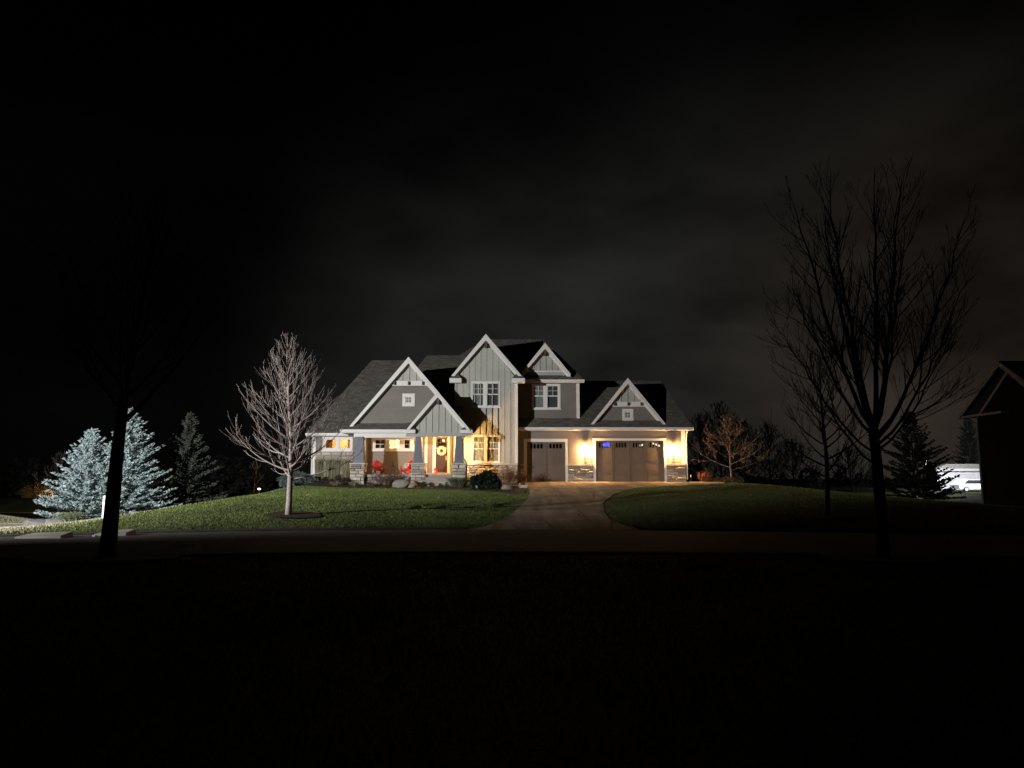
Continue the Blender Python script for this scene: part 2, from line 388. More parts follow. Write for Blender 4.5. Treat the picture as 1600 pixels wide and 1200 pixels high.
def part(mb, name, m, parent=house, **k): return mb.build(name, m, parent, **k)
def wall_holes(x0, x1, z0, z1, y0, y1, holes, mb=None):
    mb = mb or MB()
    xs = sorted({x0, x1, *[h[0] for h in holes], *[h[1] for h in holes]}); zs = sorted({z0, z1, *[h[2] for h in holes], *[h[3] for h in holes]})
    xs = [x for x in xs if x0 <= x <= x1]; zs = [z for z in zs if z0 <= z <= z1]
    for i in range(len(xs)-1):
        for j in range(len(zs)-1):
            cx, cz = (xs[i]+xs[i+1])/2, (zs[j]+zs[j+1])/2
            if not any(h[0] < cx < h[1] and h[2] < cz < h[3] for h in holes): mb.box(xs[i], xs[i+1], y0, y1, zs[j], zs[j+1])
    return mb
def lap_boards(l, r, z0, z1, Y, holes, parent, m, step=.20, name='siding_board', thick=.036):
    """each lapped board its own object; l(z), r(z) give the ends"""
    z = z0
    while z < z1-.02:
        zt = min(z+step, z1); a0, a1, b0, b1 = l(z), r(z), l(zt), r(zt)
        segs = [(a0, a1, b0, b1)]
        for h in holes:
            if h[2] < zt-.01 and h[3] > z+.01:
                new = []
                for s in segs:
                    if h[1] <= s[0] or h[0] >= s[1]: new.append(s); continue
                    if h[0]-s[0] > .04: new.append((s[0], h[0], s[2], h[0]))
                    if s[1]-h[1] > .04: new.append((h[1], s[1], h[1], s[3]))
                segs = new
        for s in segs:
            mb = MB(); o = random.uniform(-.002, .002)
            mb.add([(s[0], Y-thick+o, z), (s[1], Y-thick+o, z), (s[1], Y, z), (s[0], Y, z), (s[2], Y-.004+o, zt-.002), (s[3], Y-.004+o, zt-.002), (s[3], Y, zt-.002), (s[2], Y, zt-.002)],
                   [(0,3,2,1),(4,5,6,7),(0,1,5,4),(1,2,6,5),(2,3,7,6),(3,0,4,7)])
            part(mb, name, m, parent)
        z = zt
# --- stone veneer: shared mesh of rough ledge stones, each an object
def stone_mesh(seed):
    rr = random.Random(seed); mb = MB()
    j = lambda s: rr.uniform(-s, s)
    # back rectangle, front face smaller and uneven, pushed proud
    vs = [(-.5, 0, -.5), (.5, 0, -.5), (.5, 0, .5), (-.5, 0, .5)]
    vs += [(-.5+abs(j(.02)), -.6+j(.2), -.5+abs(j(.06))), (.5-abs(j(.02)), -.6+j(.2), -.5+abs(j(.06))), (.5-abs(j(.02)), -.6+j(.2), .5-abs(j(.06))), (-.5+abs(j(.02)), -.6+j(.2), .5-abs(j(.06)))]
    vs += [(-.36+j(.05), -1+j(.1), -.28+j(.1)), (.36+j(.05), -1+j(.1), -.28+j(.1)), (.36+j(.06), -1+j(.1), .26+j(.12)), (-.36+j(.06), -1+j(.1), .26+j(.12))]
    fs = [(0, 1, 5, 4), (1, 2, 6, 5), (2, 3, 7, 6), (3, 0, 4, 7), (4, 5, 9, 8), (5, 6, 10, 9), (6, 7, 11, 10), (7, 4, 8, 11), (8, 9, 10, 11)]
    me = bpy.data.meshes.new('stone'); me.from_pydata(vs, [], fs); me.update(); me.materials.append(STONE); return me
STONES = [stone_mesh(i) for i in range(10)]
def veneer(x0, x1, z0, z1, Y, parent, rows_h=(.13, .23), depth=.075):
    org = ORG[parent]; z = z0
    while z < z1-.03:
        h = random.uniform(*rows_h); h = min(h, z1-z)
        if z1-z-h < .07: h = z1-z
        x = x0
        while x < x1-.02:
            w = random.uniform(.28, .80)
            if x1-x-w < .16: w = x1-x
            o = link('stone', random.choice(STONES), parent)
            o.location = Vector((x+w/2, Y, z+h/2))-org; o.scale = (w-.022, depth*random.uniform(.4, 2.0), h-.024); o.rotation_euler = (random.uniform(-.16, .10), random.uniform(-.03, .03), random.uniform(-.07, .07))
            x += w
        z += h
def veneer_side(mb, Xf, sgn, y0, y1, z0, z1, depth=.06):
    z = z0
    while z < z1-.03:
        h = min(random.uniform(.11, .20), z1-z); y = y0
        if z1-z-h < .07: h = z1-z
        while y < y1-.02:
            w = min(random.uniform(.24, .6), y1-y)
            mb.box(Xf, Xf+sgn*depth*random.uniform(.5, 1.2), y+.007, y+w-.007, z+.007, z+h-.007); y += w
        z += h

# --- windows
def frame_ring(mb, x0, x1, z0, z1, w, y0, y1, wb=None):
    wb = wb or w
    mb.box(x0, x0+w, y0, y1, z0, z1); mb.box(x1-w, x1, y0, y1, z0, z1)
    mb.box(x0+w, x1-w, y0+.002, y1, z1-w, z1); mb.box(x0+w, x1-w, y0+.002, y1, z0, z0+wb)
def sash(parent, x0, x1, z0, z1, Y, nx, nz, rail=.05):
    mb = MB(); frame_ring(mb, x0, x1, z0, z1, rail, Y, Y+.05); part(mb, 'sash', WHITE, parent)
    gx0, gx1, gz0, gz1 = x0+rail, x1-rail, z0+rail, z1-rail
    t = .028
    if nx > 1 or nz > 1:
        mb = MB()
        for i in range(1, nx): c = gx0+(gx1-gx0)*i/nx; mb.box(c-t/2, c+t/2, Y+.004, Y+.046, gz0, gz1)
        for i in range(1, nz): c = gz0+(gz1-gz0)*i/nz; mb.box(gx0, gx1, Y+.008, Y+.042, c-t/2, c+t/2)
        part(mb, 'muntin', WHITE, parent)
    for i in range(nx):
        for k in range(nz):
            a0 = gx0+(gx1-gx0)*i/nx+(t/2 if i else 0); a1 = gx0+(gx1-gx0)*(i+1)/nx-(t/2 if i < nx-1 else 0)
            c0 = gz0+(gz1-gz0)*k/nz+(t/2 if k else 0); c1 = gz0+(gz1-gz0)*(k+1)/nz-(t/2 if k < nz-1 else 0)
            part(MB().box(a0, a1, Y+.022, Y+.028, c0, c1), 'pane', GLASS, parent)
def window(pxs, pys, units, Y, split=None, grid=(2, 2), low=(1, 1), cas=.11, sill=True, curtain=None, label=None):
    """pxs, pys: outer casing in photo pixels; units: list of inner (px0, px1)"""
    zt, zb = Z(pys[0], Y), Z(pys[1], Y); x0, x1 = at(pxs[0], pys[0], Y).x, at(pxs[1], pys[0], Y).x
    mb = MB()
    U = [(X(a, Y, pys[0]), X(b, Y, pys[0])) for a, b in units]
    it, ib = zt-cas, zb+cas*1.1
    edges = [x0]+[e for u in U for e in u]+[x1]
    mb.box(x0, x1, Y-.05, Y+.1, it, zt); mb.box(x0, x1, Y-.052, Y+.1, zb, ib)
    for i in range(0, len(edges), 2): mb.box(edges[i], edges[i+1], Y-.048, Y+.1, ib, it)
    w = part(mb, 'window', WHITE, label=label)
    if sill: part(MB().box(x0-.04, x1+.04, Y-.10, Y-.053, zb-.02, zb+.05), 'sill', WHITE, w)
    for k, (a, b) in enumerate(U):
        if split:
            zm = Z(split, Y)
            sash(w, a, b, zm+.002, it, Y-.01, *grid); sash(w, a, b, ib, zm+.03, Y+.045, *low)
        else: sash(w, a, b, ib, it, Y-.01, *grid)
        if curtain and curtain[k]:
            c = curtain[k]; mb = MB(); nn = 14
            pts = [(a+(b-a)*i/nn, Y+.115+.008*math.sin(i*1.9+k)) for i in range(nn+1)]
            for i in range(nn): mb.add([(*pts[i], ib), (*pts[i+1], ib), (*pts[i+1], it), (*pts[i], it)], [(0, 1, 2, 3)])
            part(mb, 'curtain' if c is SHEER else 'window_shade', c, w)
    return (x0+.02, x1-.02, zb+.02, zt-.02)

# --- sloped roof planes with real shingle tabs
def shingles(pts, n_eave, parent):
    """pts: planar polygon; the first edge is the eave"""
    o = Vector(pts[0]); u = (Vector(pts[1])-o).normalized()
    nrm = None
    for p in pts[2:]:
        c = u.cross(Vector(p)-o)
        if c.length > 1e-4: nrm = c.normalized(); break
    if nrm.z < 0: nrm = -nrm
    v = nrm.cross(u).normalized()
    if v.z < 0: v = -v
    P2 = [((Vector(p)-o).dot(u), (Vector(p)-o).dot(v)) for p in pts]
    vmax = max(p[1] for p in P2); rows = []; step = .17; q = 0.0
    V = []
    while q < vmax-.03:
        mid = q+step*.5; xsx = []
        for i in range(len(P2)):
            (ua, va), (ub, vb) = P2[i], P2[(i+1) % len(P2)]
            if (va > mid) != (vb > mid): xsx.append(ua+(ub-ua)*(mid-va)/(vb-va))
        xsx.sort()
        for k in range(0, len(xsx)-1, 2):
            a, e = xsx[k], xsx[k+1]; c = a-random.uniform(0, .3)
            while c < e:
                w = random.uniform(.22, .46); c0, c1 = max(a, c), min(e, c+w); c += w
                if c1-c0 < .03: continue
                t = random.choice((.012, .016, .03)); q0 = q+random.uniform(-.012, .006); q1 = min(q+step+.01, vmax)
                b0 = o+u*(c0+.004)+v*q0; b1 = o+u*(c1-.004)+v*q0; t0 = o+u*(c0+.004)+v*q1; t1 = o+u*(c1-.004)+v*q1
                lift = nrm*(t+.006); lo = nrm*.004
                V += [b0+lift, b1+lift, t1+lo, t0+lo,  b0+nrm*.001, b1+nrm*.001, b1+lift, b0+lift]
        q += step
    org = ORG[parent]
    o2 = np_mesh('shingle', np.array([tuple(p-org) for p in V]), 4, SHINGLE, parent, kind='stuff'); ORG[o2] = org
    # weld quads of a tab into islands is unnecessary: each face reads as its own tab
def roof(pts, t=.16, tabs=True, name='roof', m=None):
    p0 = [Vector(p) for p in pts]
    nrm = (p0[1]-p0[0]).cross(p0[2]-p0[0])
    if nrm.z < 0: raise RuntimeError('roof polygon must run anticlockwise')
    r = part(MB().slab(pts, t), name, m or SHINGLE)
    if tabs: shingles(pts, 0, r)
    return r
def gable(apx, footl, footr, Yf, Yb, Ybl=None, Ybr=None, rake=.27, shl=True, yw=None):
    """pitched gable roof with white rake boards; apx, footl, footr are (x, z) at the front"""
    ax, az = apx
    for (fx, fz), yb, s in ((footl, Ybl or Yb, -1), (footr, Ybr or Yb, 1)):
        if s < 0: pts = [(fx, yb, fz), (fx, Yf+.02, fz), (ax, Yf+.02, az), (ax, yb, az)]
        else: pts = [(fx, Yf+.02, fz), (fx, yb, fz), (ax, yb, az), (ax, Yf+.02, az)]
        roof(pts, .14, shl)
        d = Vector((fx-ax, fz-az)).normalized(); nn = Vector((-d.y, d.x)) if s < 0 else Vector((d.y, -d.x))
        if nn.y > 0: nn = -nn
        # rake board below the roof edge, plumb cut at the peak and the foot
        dz = rake/abs(d.x)*1.0
        mb = MB().prism([(ax, az+.03), (fx, fz+.03), (fx, fz+.03-dz*.55), (fx-s*.0, fz+.03-dz*.55), (fx-s*dz*.35, fz+.03-dz*.55) if False else (fx, fz+.03-dz*.6), (ax, az+.03-dz)], Yf-.05, Yf)
        part(mb, 'rake_board', WHITE)
        k = 1/abs(d.x)
        if yw:
            o1 = .145*1.0; q = lambda p, dz_: (p[0], p[1], p[2]-dz_)
            if s < 0: sp_ = [(fx, yw, fz), (fx, Yf+.01, fz), (ax, Yf+.01, az), (ax, yw, az)]
            else: sp_ = [(fx, Yf+.01, fz), (fx, yw, fz), (ax, yw, az), (ax, Yf+.01, az)]
            part(MB().slab([q(p, .155) for p in sp_], .02), 'soffit', WHITE)
            f0 = .18; fw = .17*k
            part(MB().prism([(ax, az-f0), (fx+(ax-fx)*.04, fz+(az-fz)*.04-f0), (fx+(ax-fx)*.04, fz+(az-fz)*.04-f0-fw*.9), (ax, az-f0-fw)], yw-.065, yw-.004), 'frieze_board', WHITE)
def outlooker(x, z, Y, s=1.0, parent=house, m=None):
    mb = MB(); w, h, l = .16*s, .42*s, .30*s
    mb.prism([(x-w/2, z-h), (x+w/2, z-h), (x+w/2, z), (x-w/2, z)], Y-l, Y-.03)
    part(mb, 'bracket', m or BRACKET, parent)
def gutter(x0, x1, Y, z, h=.15, d=.14, name='gutter'):
    part(MB().box(x0, x1, Y-d, Y, z-h, z), name, WHITE)
    # fascia board behind
    part(MB().box(x0+.01, x1-.01, Y+.002, Y+.03, z-h-.05, z-.01), 'fascia', WHITE)

def slope_fn(apx, foot):  # x on the slope at height z
    (ax, az), (fx, fz) = apx, foot
    return lambda z: ax+(fx-ax)*(az-z)/(az-fz)

# ---------------- garage block
xa, xb = X(808, YG), X(1070.5, YG); zg = 1.42; zeave = Z(668, 52.5)
D1 = (X(823.3, YG), X(883, YG), zg, Z(690.5, YG)); D2 = (X(930.6, YG), X(1036.8, YG), zg, Z(685+3.5, YG))
holesG = [D1, D2]
part(wall_holes(xa-.3, xb, zg-.4, zeave+.1, YG, YG+.2, holesG), 'garage_wall', TAUPE)
part(MB().box(xb-.2, xb, YG+.2, 60, zg-.4, zeave+.1), 'garage_wall', TAUPE)
zst = Z(727, YG)
T1 = (X(818.4, YG), X(886.8, YG), zg, Z(685.6, YG)); T2 = (X(926, YG), X(1040.7, YG), zg, Z(685, YG))
bx0, bx1 = X(812, YG), X(1064.5, YG)
lap_boards(lambda z: xa+.02, lambda z: bx1, zst+.07, zeave-.02, YG-.004, [T1, T2], house, TAUPE)
for a, b in ((xa+.25, T1[0]), (T1[1], T2[0]), (T2[1], xb)):
    veneer(a, b, zg-.1, zst-.03, YG-.01, house)
    part(MB().box(a-(.0 if a > 1 else 0), b+(.03 if b == xb else 0), YG-.14, YG-.003, zst-.03, zst+.065), 'stone_cap', STONEC)
part(MB().box(bx1, xb+.02, YG-.05, YG-.003, zst+.065, zeave-.03), 'corner_trim', WHITE)
def garage_door(D, T, cols, label):
    x0, x1, z0, z1 = D
    g = part(MB().box(x0+.002, x1-.002, YG+.10, YG+.14, z0+.03, z1), 'garage_door', DOORP, label=label)
    fr = MB(); cw = .0
    fr.box(T[0], x0, YG-.05, YG+.1, z0-.02, T[3]); fr.box(x1, T[1], YG-.05, YG+.1, z0-.02, T[3]); fr.box(x0, x1, YG-.048, YG+.1, z1, T[3])
    part(fr, 'door_trim', WHITE, g)
    y = YG+.098; n = cols; cwid = (x1-x0)/n; h = (z1-z0-.03)/4; zz = z0+.03
    st = .085
    for i in range(n):
        c0, c1 = x0+cwid*i, x0+cwid*(i+1)
        # top section: four lites in a frame
        a0, a1 = c0+.20, c1-.20; t0, t1 = zz+3*h+.17*h+.12, zz+4*h-.13
        k = 4; w = (a1-a0)/k
        for j in range(k):
            p0, p1 = a0+w*j+.035, a0+w*(j+1)-.035
            f = MB(); frame_ring(f, p0-.03, p1+.03, t0-.03, t1+.03, .03, y-.03, y)
            part(f, 'lite_frame', DOORP, g)
            part(MB().box(p0, p1, y-.012, y-.004, t0, t1), 'pane', GLASS, g)
        # recessed panels: raised stiles round them
        for r0, r1 in ((zz+2*h, zz+3*h), (zz+h, zz+2*h), (zz, zz+h)):
            part(MB().box(c0+st, c1-st, y-.012, y-.001, r0+.12, r1-.09), 'panel', DOORP, g)
            f = MB(); frame_ring(f, c0+.018, c1-.018, r0+.014, r1-.014, st-.02, y-.055, y); part(f, 'stile', DOORP, g)
        part(MB().box(c0+.018, c0+.10, y-.055, y, zz+3*h+.008, zz+4*h), 'stile', DOORP, g); part(MB().box(c1-.10, c1-.018, y-.055, y, zz+3*h+.008, zz+4*h), 'stile', DOORP, g)
    part(MB().box(x0+.01, x1-.01, YG+.08, YG+.14, z0-.01, z0+.03), 'door_seal', METAL, g)
    # open the glazed band of the slab
    return g
# the slab is split round the lites so the panes look into the garage
def garage_slab(D, n):
    x0, x1, z0, z1 = D; cwid = (x1-x0)/n; h = (z1-z0-.03)/4; zz = z0+.03; holes = []
    for i in range(n):
        c0, c1 = x0+cwid*i, x0+cwid*(i+1); a0, a1 = c0+.20, c1-.20; t0, t1 = zz+3*h+.17*h+.12, zz+4*h-.13; w = (a1-a0)/4
        holes += [(a0+w*j+.035, a0+w*(j+1)-.035, t0, t1) for j in range(4)]
    return wall_holes(x0+.002, x1-.002, z0+.03, z1, YG+.10, YG+.14, holes)
def fix_slab(g, D, n):
    mb = garage_slab(D, n); org = ORG[g]; me = bpy.data.meshes.new('garage_door')
    me.from_pydata([(x-org.x, y-org.y, z-org.z) for x, y, z in mb.v], [], mb.f); me.materials.append(DOORP); g.data = me
g1 = garage_door(D1, T1, 2, 'single garage door nearest the tall gable'); fix_slab(g1, D1, 2)
g2 = garage_door(D2, T2, 4, 'wide double garage door between the two coach lanterns'); fix_slab(g2, D2, 4)
# garage inside
part(MB().box(xa, xb-.2, YG+6.5, YG+6.6, zg, zeave), 'interior_wall', DARKIN)
part(MB().box(xa, xb-.2, YG+.2, YG+6.5, zg-.1, zg), 'interior_floor', DARKIN)
part(MB().box(xa, xb-.2, YG+.2, YG+6.5, zeave-.05, zeave), 'interior_ceiling', DARKIN)
# garage roof: eave line, hip to the right
e0 = at(800, 668, 52.5); rz = Z(595, 57); rx = X(1031.5, 57, 595); ex = X(1083.5, 52.5, 668)
gx0 = X(808, 52.5, 668)
roof([(gx0, 52.5, e0.z), (ex, 52.5, e0.z), (rx, 57, rz), (gx0, 57, rz)])
roof([(ex, 52.5, e0.z), (ex, 61.5, e0.z), (rx, 57, rz)])
roof([(ex, 61.5, e0.z), (gx0, 61.5, e0.z), (gx0, 57, rz), (rx, 57, rz)], tabs=False)
roof([(X(1085, 58, 668), 58, Z(668, 58)), (X(1062, 60, 640), 60, Z(640, 60)), (X(1031, 58, 594), 58.2, Z(596, 58)), (X(1066, 58, 627), 58, Z(627, 58))][::1], tabs=False) if False else None
gutter(gx0+.02, ex, 52.5, e0.z+.01, .17)
part(MB().box(gx0, ex-.1, 52.53, YG-.004, e0.z-.20, e0.z-.17), 'soffit', SOFFIT)
# gable over the double door
gap = (X(981, 52.75, 591), Z(591, 52.75)); gfl = (X(922, 52.75, 665), Z(665, 52.75)); gfr = (X(1042, 52.75, 664.5), Z(665, 52.75))
gable(gap, gfl, gfr, 52.8, 56.6, yw=53.15)
YGG = 53.15
gl_, gr_ = slope_fn((gap[0], gap[1]-.16), (gfl[0], gfl[1]-.16)), slope_fn((gap[0], gap[1]-.16), (gfr[0], gfr[1]-.16))
zb = Z(661, YGG); zbandb, zbandt = Z(635.5, YGG), Z(628, YGG)
part(MB().prism([(gl_(zb-.2), zb-.2), (gr_(zb-.2), zb-.2), (gap[0], gap[1]-.16)], YGG, YGG+.15), 'gable_wall', SHAKE)
W9 = window((972, 989.3), (639, 658), [(976, 985.4)], YGG, grid=(2, 2), cas=.2, sill=False, curtain=[BLIND] and None)
lap_boards(gl_, gr_, zb, zbandb, YGG-.003, [W9], house, SHAKE)
def bandtop(gl, gr, zb0, zt0, apz, Y, n, brx, m=OFFW):
    part(MB().prism([(gl(zb0)+.02, zb0), (gr(zb0)-.02, zb0), (gr(zt0)-.02, zt0), (gl(zt0)+.02, zt0)], Y-.10, Y-.004), 'gable_band', WHITE)
    part(MB().prism([(gl(zt0), zt0), (gr(zt0), zt0), ((gl(apz)+gr(apz))/2, apz)], Y-.03, Y-.004), 'board_panel', m)
    c = (gl(zt0)+gr(zt0))/2; hw = (gr(zt0)-gl(zt0))/2
    for i in range(-n, n+1):
        x = c+i*.46
        top = apz-(abs(x-c)/hw)*(apz-zt0)
        if top-zt0 > .15: part(MB().box(x-.028, x+.028, Y-.08, Y-.03, zt0, top-.05), 'batten', m)
    for x in brx: outlooker(x, zt0-.04, Y-.09, .58)
bandtop(gl_, gr_, zbandb, zbandt, gap[1]-.18, YGG, 2, [X(p, YGG, 632) for p in (960, 980.8, 1001.3)])

# ---------------- second storey over the garage
x2, x3 = X(808, YS, 640), X(905, YS, 640); ze2 = Z(597, 52.9)
H2 = (X(831, YS, 600), X(875.3, YS, 600), Z(639.5, YS), Z(600.5, YS))
part(wall_holes(x2, x3, zeave-.2, ze2+.1, YS, YS+.2, [(H2[0]+.05, H2[1]-.05, H2[2]+.05, H2[3]-.05)]), 'upper_wall', SHAKE)
part(MB().box(x3-.2, x3, YS+.2, 60, zeave-.2, ze2+.1), 'upper_wall', SHAKE)
hw = window((830.8, 875.5), (600, 640), [(833.3, 850), (855.2, 872.3)], YS, split=619, curtain=[PALEB, BLIND])
lap_boards(lambda z: x2+.02, lambda z: x3-.2, zeave+.25, ze2-.05, YS-.003, [hw], house, SHAKE)
part(MB().box(x3-.2, x3+.03, YS-.05, YS-.003, zeave+.1, ze2-.05), 'corner_trim', WHITE)
r2z = Z(530, 58); r2x0, r2x1 = X(776, 58, 530), X(848, 58, 530); ex2 = X(913, 52.9, 594); ezz = Z(593.5, 52.9)
roof([(X(800, 52.9, 594), 52.9, ezz), (ex2, 52.9, ezz), (r2x1, 58, r2z), (X(760, 58, 530), 58, r2z)])
roof([(ex2, 52.9, ezz), (ex2, 63, ezz), (r2x1, 58, r2z)], tabs=False)
roof([(ex2, 63, ezz), (-4, 63, ezz), (X(760, 58, 530), 58, r2z), (r2x1, 58, r2z)], tabs=False)
roof([(-5.5, 62, Z(560, 60)), (X(706, 53.5, 590)-.2, 53.5, Z(600, 53.5)), (X(760, 58, 530), 58, r2z)], tabs=False)
gutter(X(812, 52.9, 594), ex2, 52.9, ezz+.01, .17)
part(MB().box(x2, ex2-.1, 52.93, YS-.004, ezz-.20, ezz-.17), 'soffit', SOFFIT)
dap = (X(851.6, 52.85, 536), Z(536, 52.85)); dfl = (X(813, 52.85, 584), Z(584.5, 52.85)); dfr = (X(891.5, 52.85, 584), Z(584.5, 52.85))
gable(dap, dfl, dfr, 52.95, 57.2, yw=53.3)
dl, dr = slope_fn((dap[0], dap[1]-.16), (dfl[0], dfl[1]-.16)), slope_fn((dap[0], dap[1]-.16), (dfr[0], dfr[1]-.16))
YD = 53.3; zd = Z(580, YD)
part(MB().prism([(dl(zd-.3), zd-.3), (dr(zd-.3), zd-.3), (dap[0], dap[1]-.16)], YD, YD+.1), 'board_panel', OFFW)
for i in range(-4, 5):
    x = dap[0]+.05+i*.43; top = dap[1]-.3-abs(x-dap[0])*1.21
    if top-zd > .2: part(MB().box(x-.026, x+.026, YD-.05, YD-.001, zd, top), 'batten', OFFW)
part(MB().box(dl(zd), dr(zd), YD-.06, YD-.001, zd-.06, zd+.03), 'trim_board', WHITE)
outlooker(dap[0], dap[1]-.38, YD, 1.2)

# ---------------- tall gable
tx0, tx1 = X(711, YT, 640), X(808.3, YT, 640)
YTf = 51.25
tap = (X(759, YTf, 522), Z(522, YTf)); tfl = (X(705.5, YTf, 587), Z(587, YTf)); tfr = (X(815.5, YTf, 589), Z(588, YTf))
gable(tap, tfl, tfr, YTf+.12, 56.5, rake=.29, yw=YT)
tl, tr = slope_fn((tap[0], tap[1]-.17), (tfl[0], tfl[1]-.17)), slope_fn((tap[0], tap[1]-.17), (tfr[0], tfr[1]-.17))
zsh = max(Z(594, YT), 0)
hU = (X(737, YT, 596)+.02, X(781.6, YT, 596)-.02, Z(636.5, YT)+.02, Z(596, YT)-.02)
hLw = (X(738, YT, 680)+.02, X(781.6, YT, 680)-.02, Z(723.5, YT)+.02, Z(679.5, YT)-.02)
mbw = wall_holes(tx0, tx1, 1.0, zsh, YT, YT+.2, [(h[0]+.05, h[1]-.05, h[2]+.05, h[3]-.05) for h in (hU, hLw)])
mbw.prism([(tx0, zsh), (tx1, zsh), (min(tx1, tr(zsh)), zsh), (tap[0], tap[1]-.17), (max(tx0, tl(zsh)), zsh)], YT, YT+.2)
part(mbw, 'board_panel', OFFW)
part(MB().box(tx0, tx0+.2, YT+.2, 60, 1.0, zsh), 'side_wall', OFFW)
part(MB().box(tx1-.2, tx1, YT+.2, YS+.2, 1.0, zsh), 'side_wall', OFFW)
wU = window((736.8, 781.8), (596, 637), [(738.8, 756.3), (761.3, 779.6)], YT, split=616.5, curtain=[PALEB, BLIND])
wL = window((737.7, 781.8), (679.3, 723.8), [(739.6, 757), (761.5, 779.7)], YT, split=701.5, curtain=[SHEER, SHEER])
ztst = Z(726, YT)
for px in (713.6, 722.8, 732.2, 741.5, 750.6, 759.8, 769.2, 778.6, 787.9, 797.2):
    x = X(px, YT, 620); top = min(tap[1]-.42-abs(x-tap[0])*1.2, 99)
    segs = [(ztst+.12, top)]
    for w in (wU, wL):
        if w[0]-.06 < x < w[1]+.06:
            segs = [s for (a, b) in segs for s in ((a, w[2]-.03), (w[3]+.03, b)) if s[1]-s[0] > .1]
    for a, b in segs: part(MB().box(x-.028, x+.028, YT-.03, YT-.001, a, b), 'batten', OFFW)
part(MB().box(tx1-.17, tx1+.03, YT-.05, YT-.002, ztst+.1, Z(597, YT)), 'corner_trim', WHITE)
part(MB().box(tx0-.03, tx0+.12, YT-.05, YT-.002, ztst+.1, Z(597, YT)), 'corner_trim', BEAMP)
part(MB().box(X(722, YT), tx1+.05, YT-.16, YT-.003, ztst-.02, ztst+.10), 'stone_cap', STONEC)
veneer(X(723, YT), tx1+.02, 1.0, ztst-.02, YT-.01, house, (.12, .22))
outlooker(tap[0], tap[1]-.45, YT, 1.15)
# boxed eave returns of the tall gable, each with its little hip roof
for x0, x1 in ((X(800, 51.2, 590), X(820, 51.2, 590)), (X(702.5, 51.2, 590), X(721, 51.2, 590))):
    z0, z1 = Z(598, 51.2), Z(591, 51.2)
    part(MB().box(x0, x1, 51.15, YT-.004, z0, z1), 'eave_return', WHITE)
    mb = MB(); c = (x0+x1)/2; mb.add([(x0, 51.13, z1), (x1, 51.13, z1), (x1, YT-.003, z1), (x0, YT-.003, z1), (c-.1, YT-.1, z1+.42), (c+.1, YT-.1, z1+.42)],
                 [(0, 1, 5, 4), (1, 2, 5), (2, 3, 4, 5), (3, 0, 4), (3, 2, 1, 0)])
    part(mb, 'return_roof', SHINGLE)
# rear wall and party walls so that no light leaks through the house
part(MB().box(-13.6, 12.2, 60.8, 61, .9, 5.2), 'rear_wall', SHAKE)

# ---------------- middle roof behind the porch
rzB = Z(555, 58)
roof([(-6.95, 49.35, 4.93), (-3.85, 49.35, 4.93), (-2.2, 58, rzB), (X(667.5, 58, 555), 58, rzB), (X(651, 56, 566)-.3, 55.4, 4.93+(55.4-49.35)*(rzB-4.93)/8.65)])

# ---------------- left wing
xl0, xl1 = X(490, YL), X(571, YL)
zel = Z(679, 51.0)
wl_h = (X(504.2, YL)+.02, X(551.5, YL)-.02, Z(705, YL)+.02, Z(682, YL)-.02)
part(wall_holes(xl0, xl1, .8, zel+.05, YL, YL+.2, [(wl_h[0]+.05, wl_h[1]-.05, wl_h[2]+.05, wl_h[3]-.05)]), 'wing_wall', SHAKE)
part(MB().box(xl0, xl0+.2, YL+.2, 60.8, .8, zel+.05), 'wing_wall', SHAKE)
part(MB().box(xl1-.2, xl1, YL+.2, YP, .8, 4.75), 'wing_wall', TAUPE)
window((504.2, 551.5), (682, 705.3), [(508.5, 526), (530.5, 548.2)], YL, grid=(1, 1), cas=.17, label='pair of warm lit square windows above the stone wall')
zs_ = Z(706, YL)
lap_boards(lambda z: xl0+.2, lambda z: xl1, zs_, zel-.1, YL-.003, [wl_h], house, SHAKE)
part(MB().box(xl0-.03, xl0+.18, YL-.06, YL-.003, 1.0, zel-.1), 'corner_trim', WHITE)
veneer(xl0+.18, X(553, YL), 1.55, zs_-.01, YL-.01, house, (.12, .22))
lwr = at(581, 563, 56); lx0, lxr = X(478, 51, 677), X(641, 56, 563)
zw = Z(677, 51)
roof([(lx0, 51, zw), (-7.6, 51, zw), (lxr, 56, lwr.z), (lwr.x, 56, lwr.z)])
roof([(lx0, 61, zw), (lx0, 51, zw), (lwr.x, 56, lwr.z)])
roof([(-7.6, 61, zw), (lx0, 61, zw), (lwr.x, 56, lwr.z), (lxr, 56, lwr.z)], tabs=False)
gutter(lx0, X(545, 51, 677), 51, zw+.01, .16)
part(MB().box(lx0, X(560, 51), 51.03, YL-.004, zw-.2, zw-.17), 'soffit', SOFFIT)
# downspouts
def downspout(pts, m=WHITE, r=.045):
    part(MB().tube(pts, r, 6), 'downspout', m)
downspout([(lx0+.35, 50.95, zw-.1), (lx0+.45, 51.2, zw-.3), (xl0-.06, 51.42, zw-.55), (xl0-.06, 51.42, 1.2)])
downspout([(ex-.45, 52.45, e0.z-.1), (ex-.45, 52.6, e0.z-.35), (xb+.07, 52.9, e0.z-.7), (xb+.07, 52.9, 1.6)])
pxe, pze = X(737, 49, 672), Z(674, 49)
downspout([(pxe-.02, 49.5, pze+.1), (pxe-.05, 49.45, pze-.12), (X(726, 49.4), 49.4, pze-.32), (X(723.3, 49.4), 49.42, pze-.45), (X(724, 49.5), 49.45, 3.0), (X(729, 49.55), 49.56, 2.72), (X(729.3, 49.55), 49.57, 1.2)], METAL, .05)

# ---------------- the porch
lap = (X(638, 49.55, 558), Z(558, 49.55)); lfl = (X(544.5, 49.55, 668), Z(668, 49.55)); lfr = (X(733.5, 49.55, 668), Z(670, 49.55))
gable(lap, lfl, lfr, 49.65, 55.0, Ybr=51.69, rake=.28, yw=YLG)
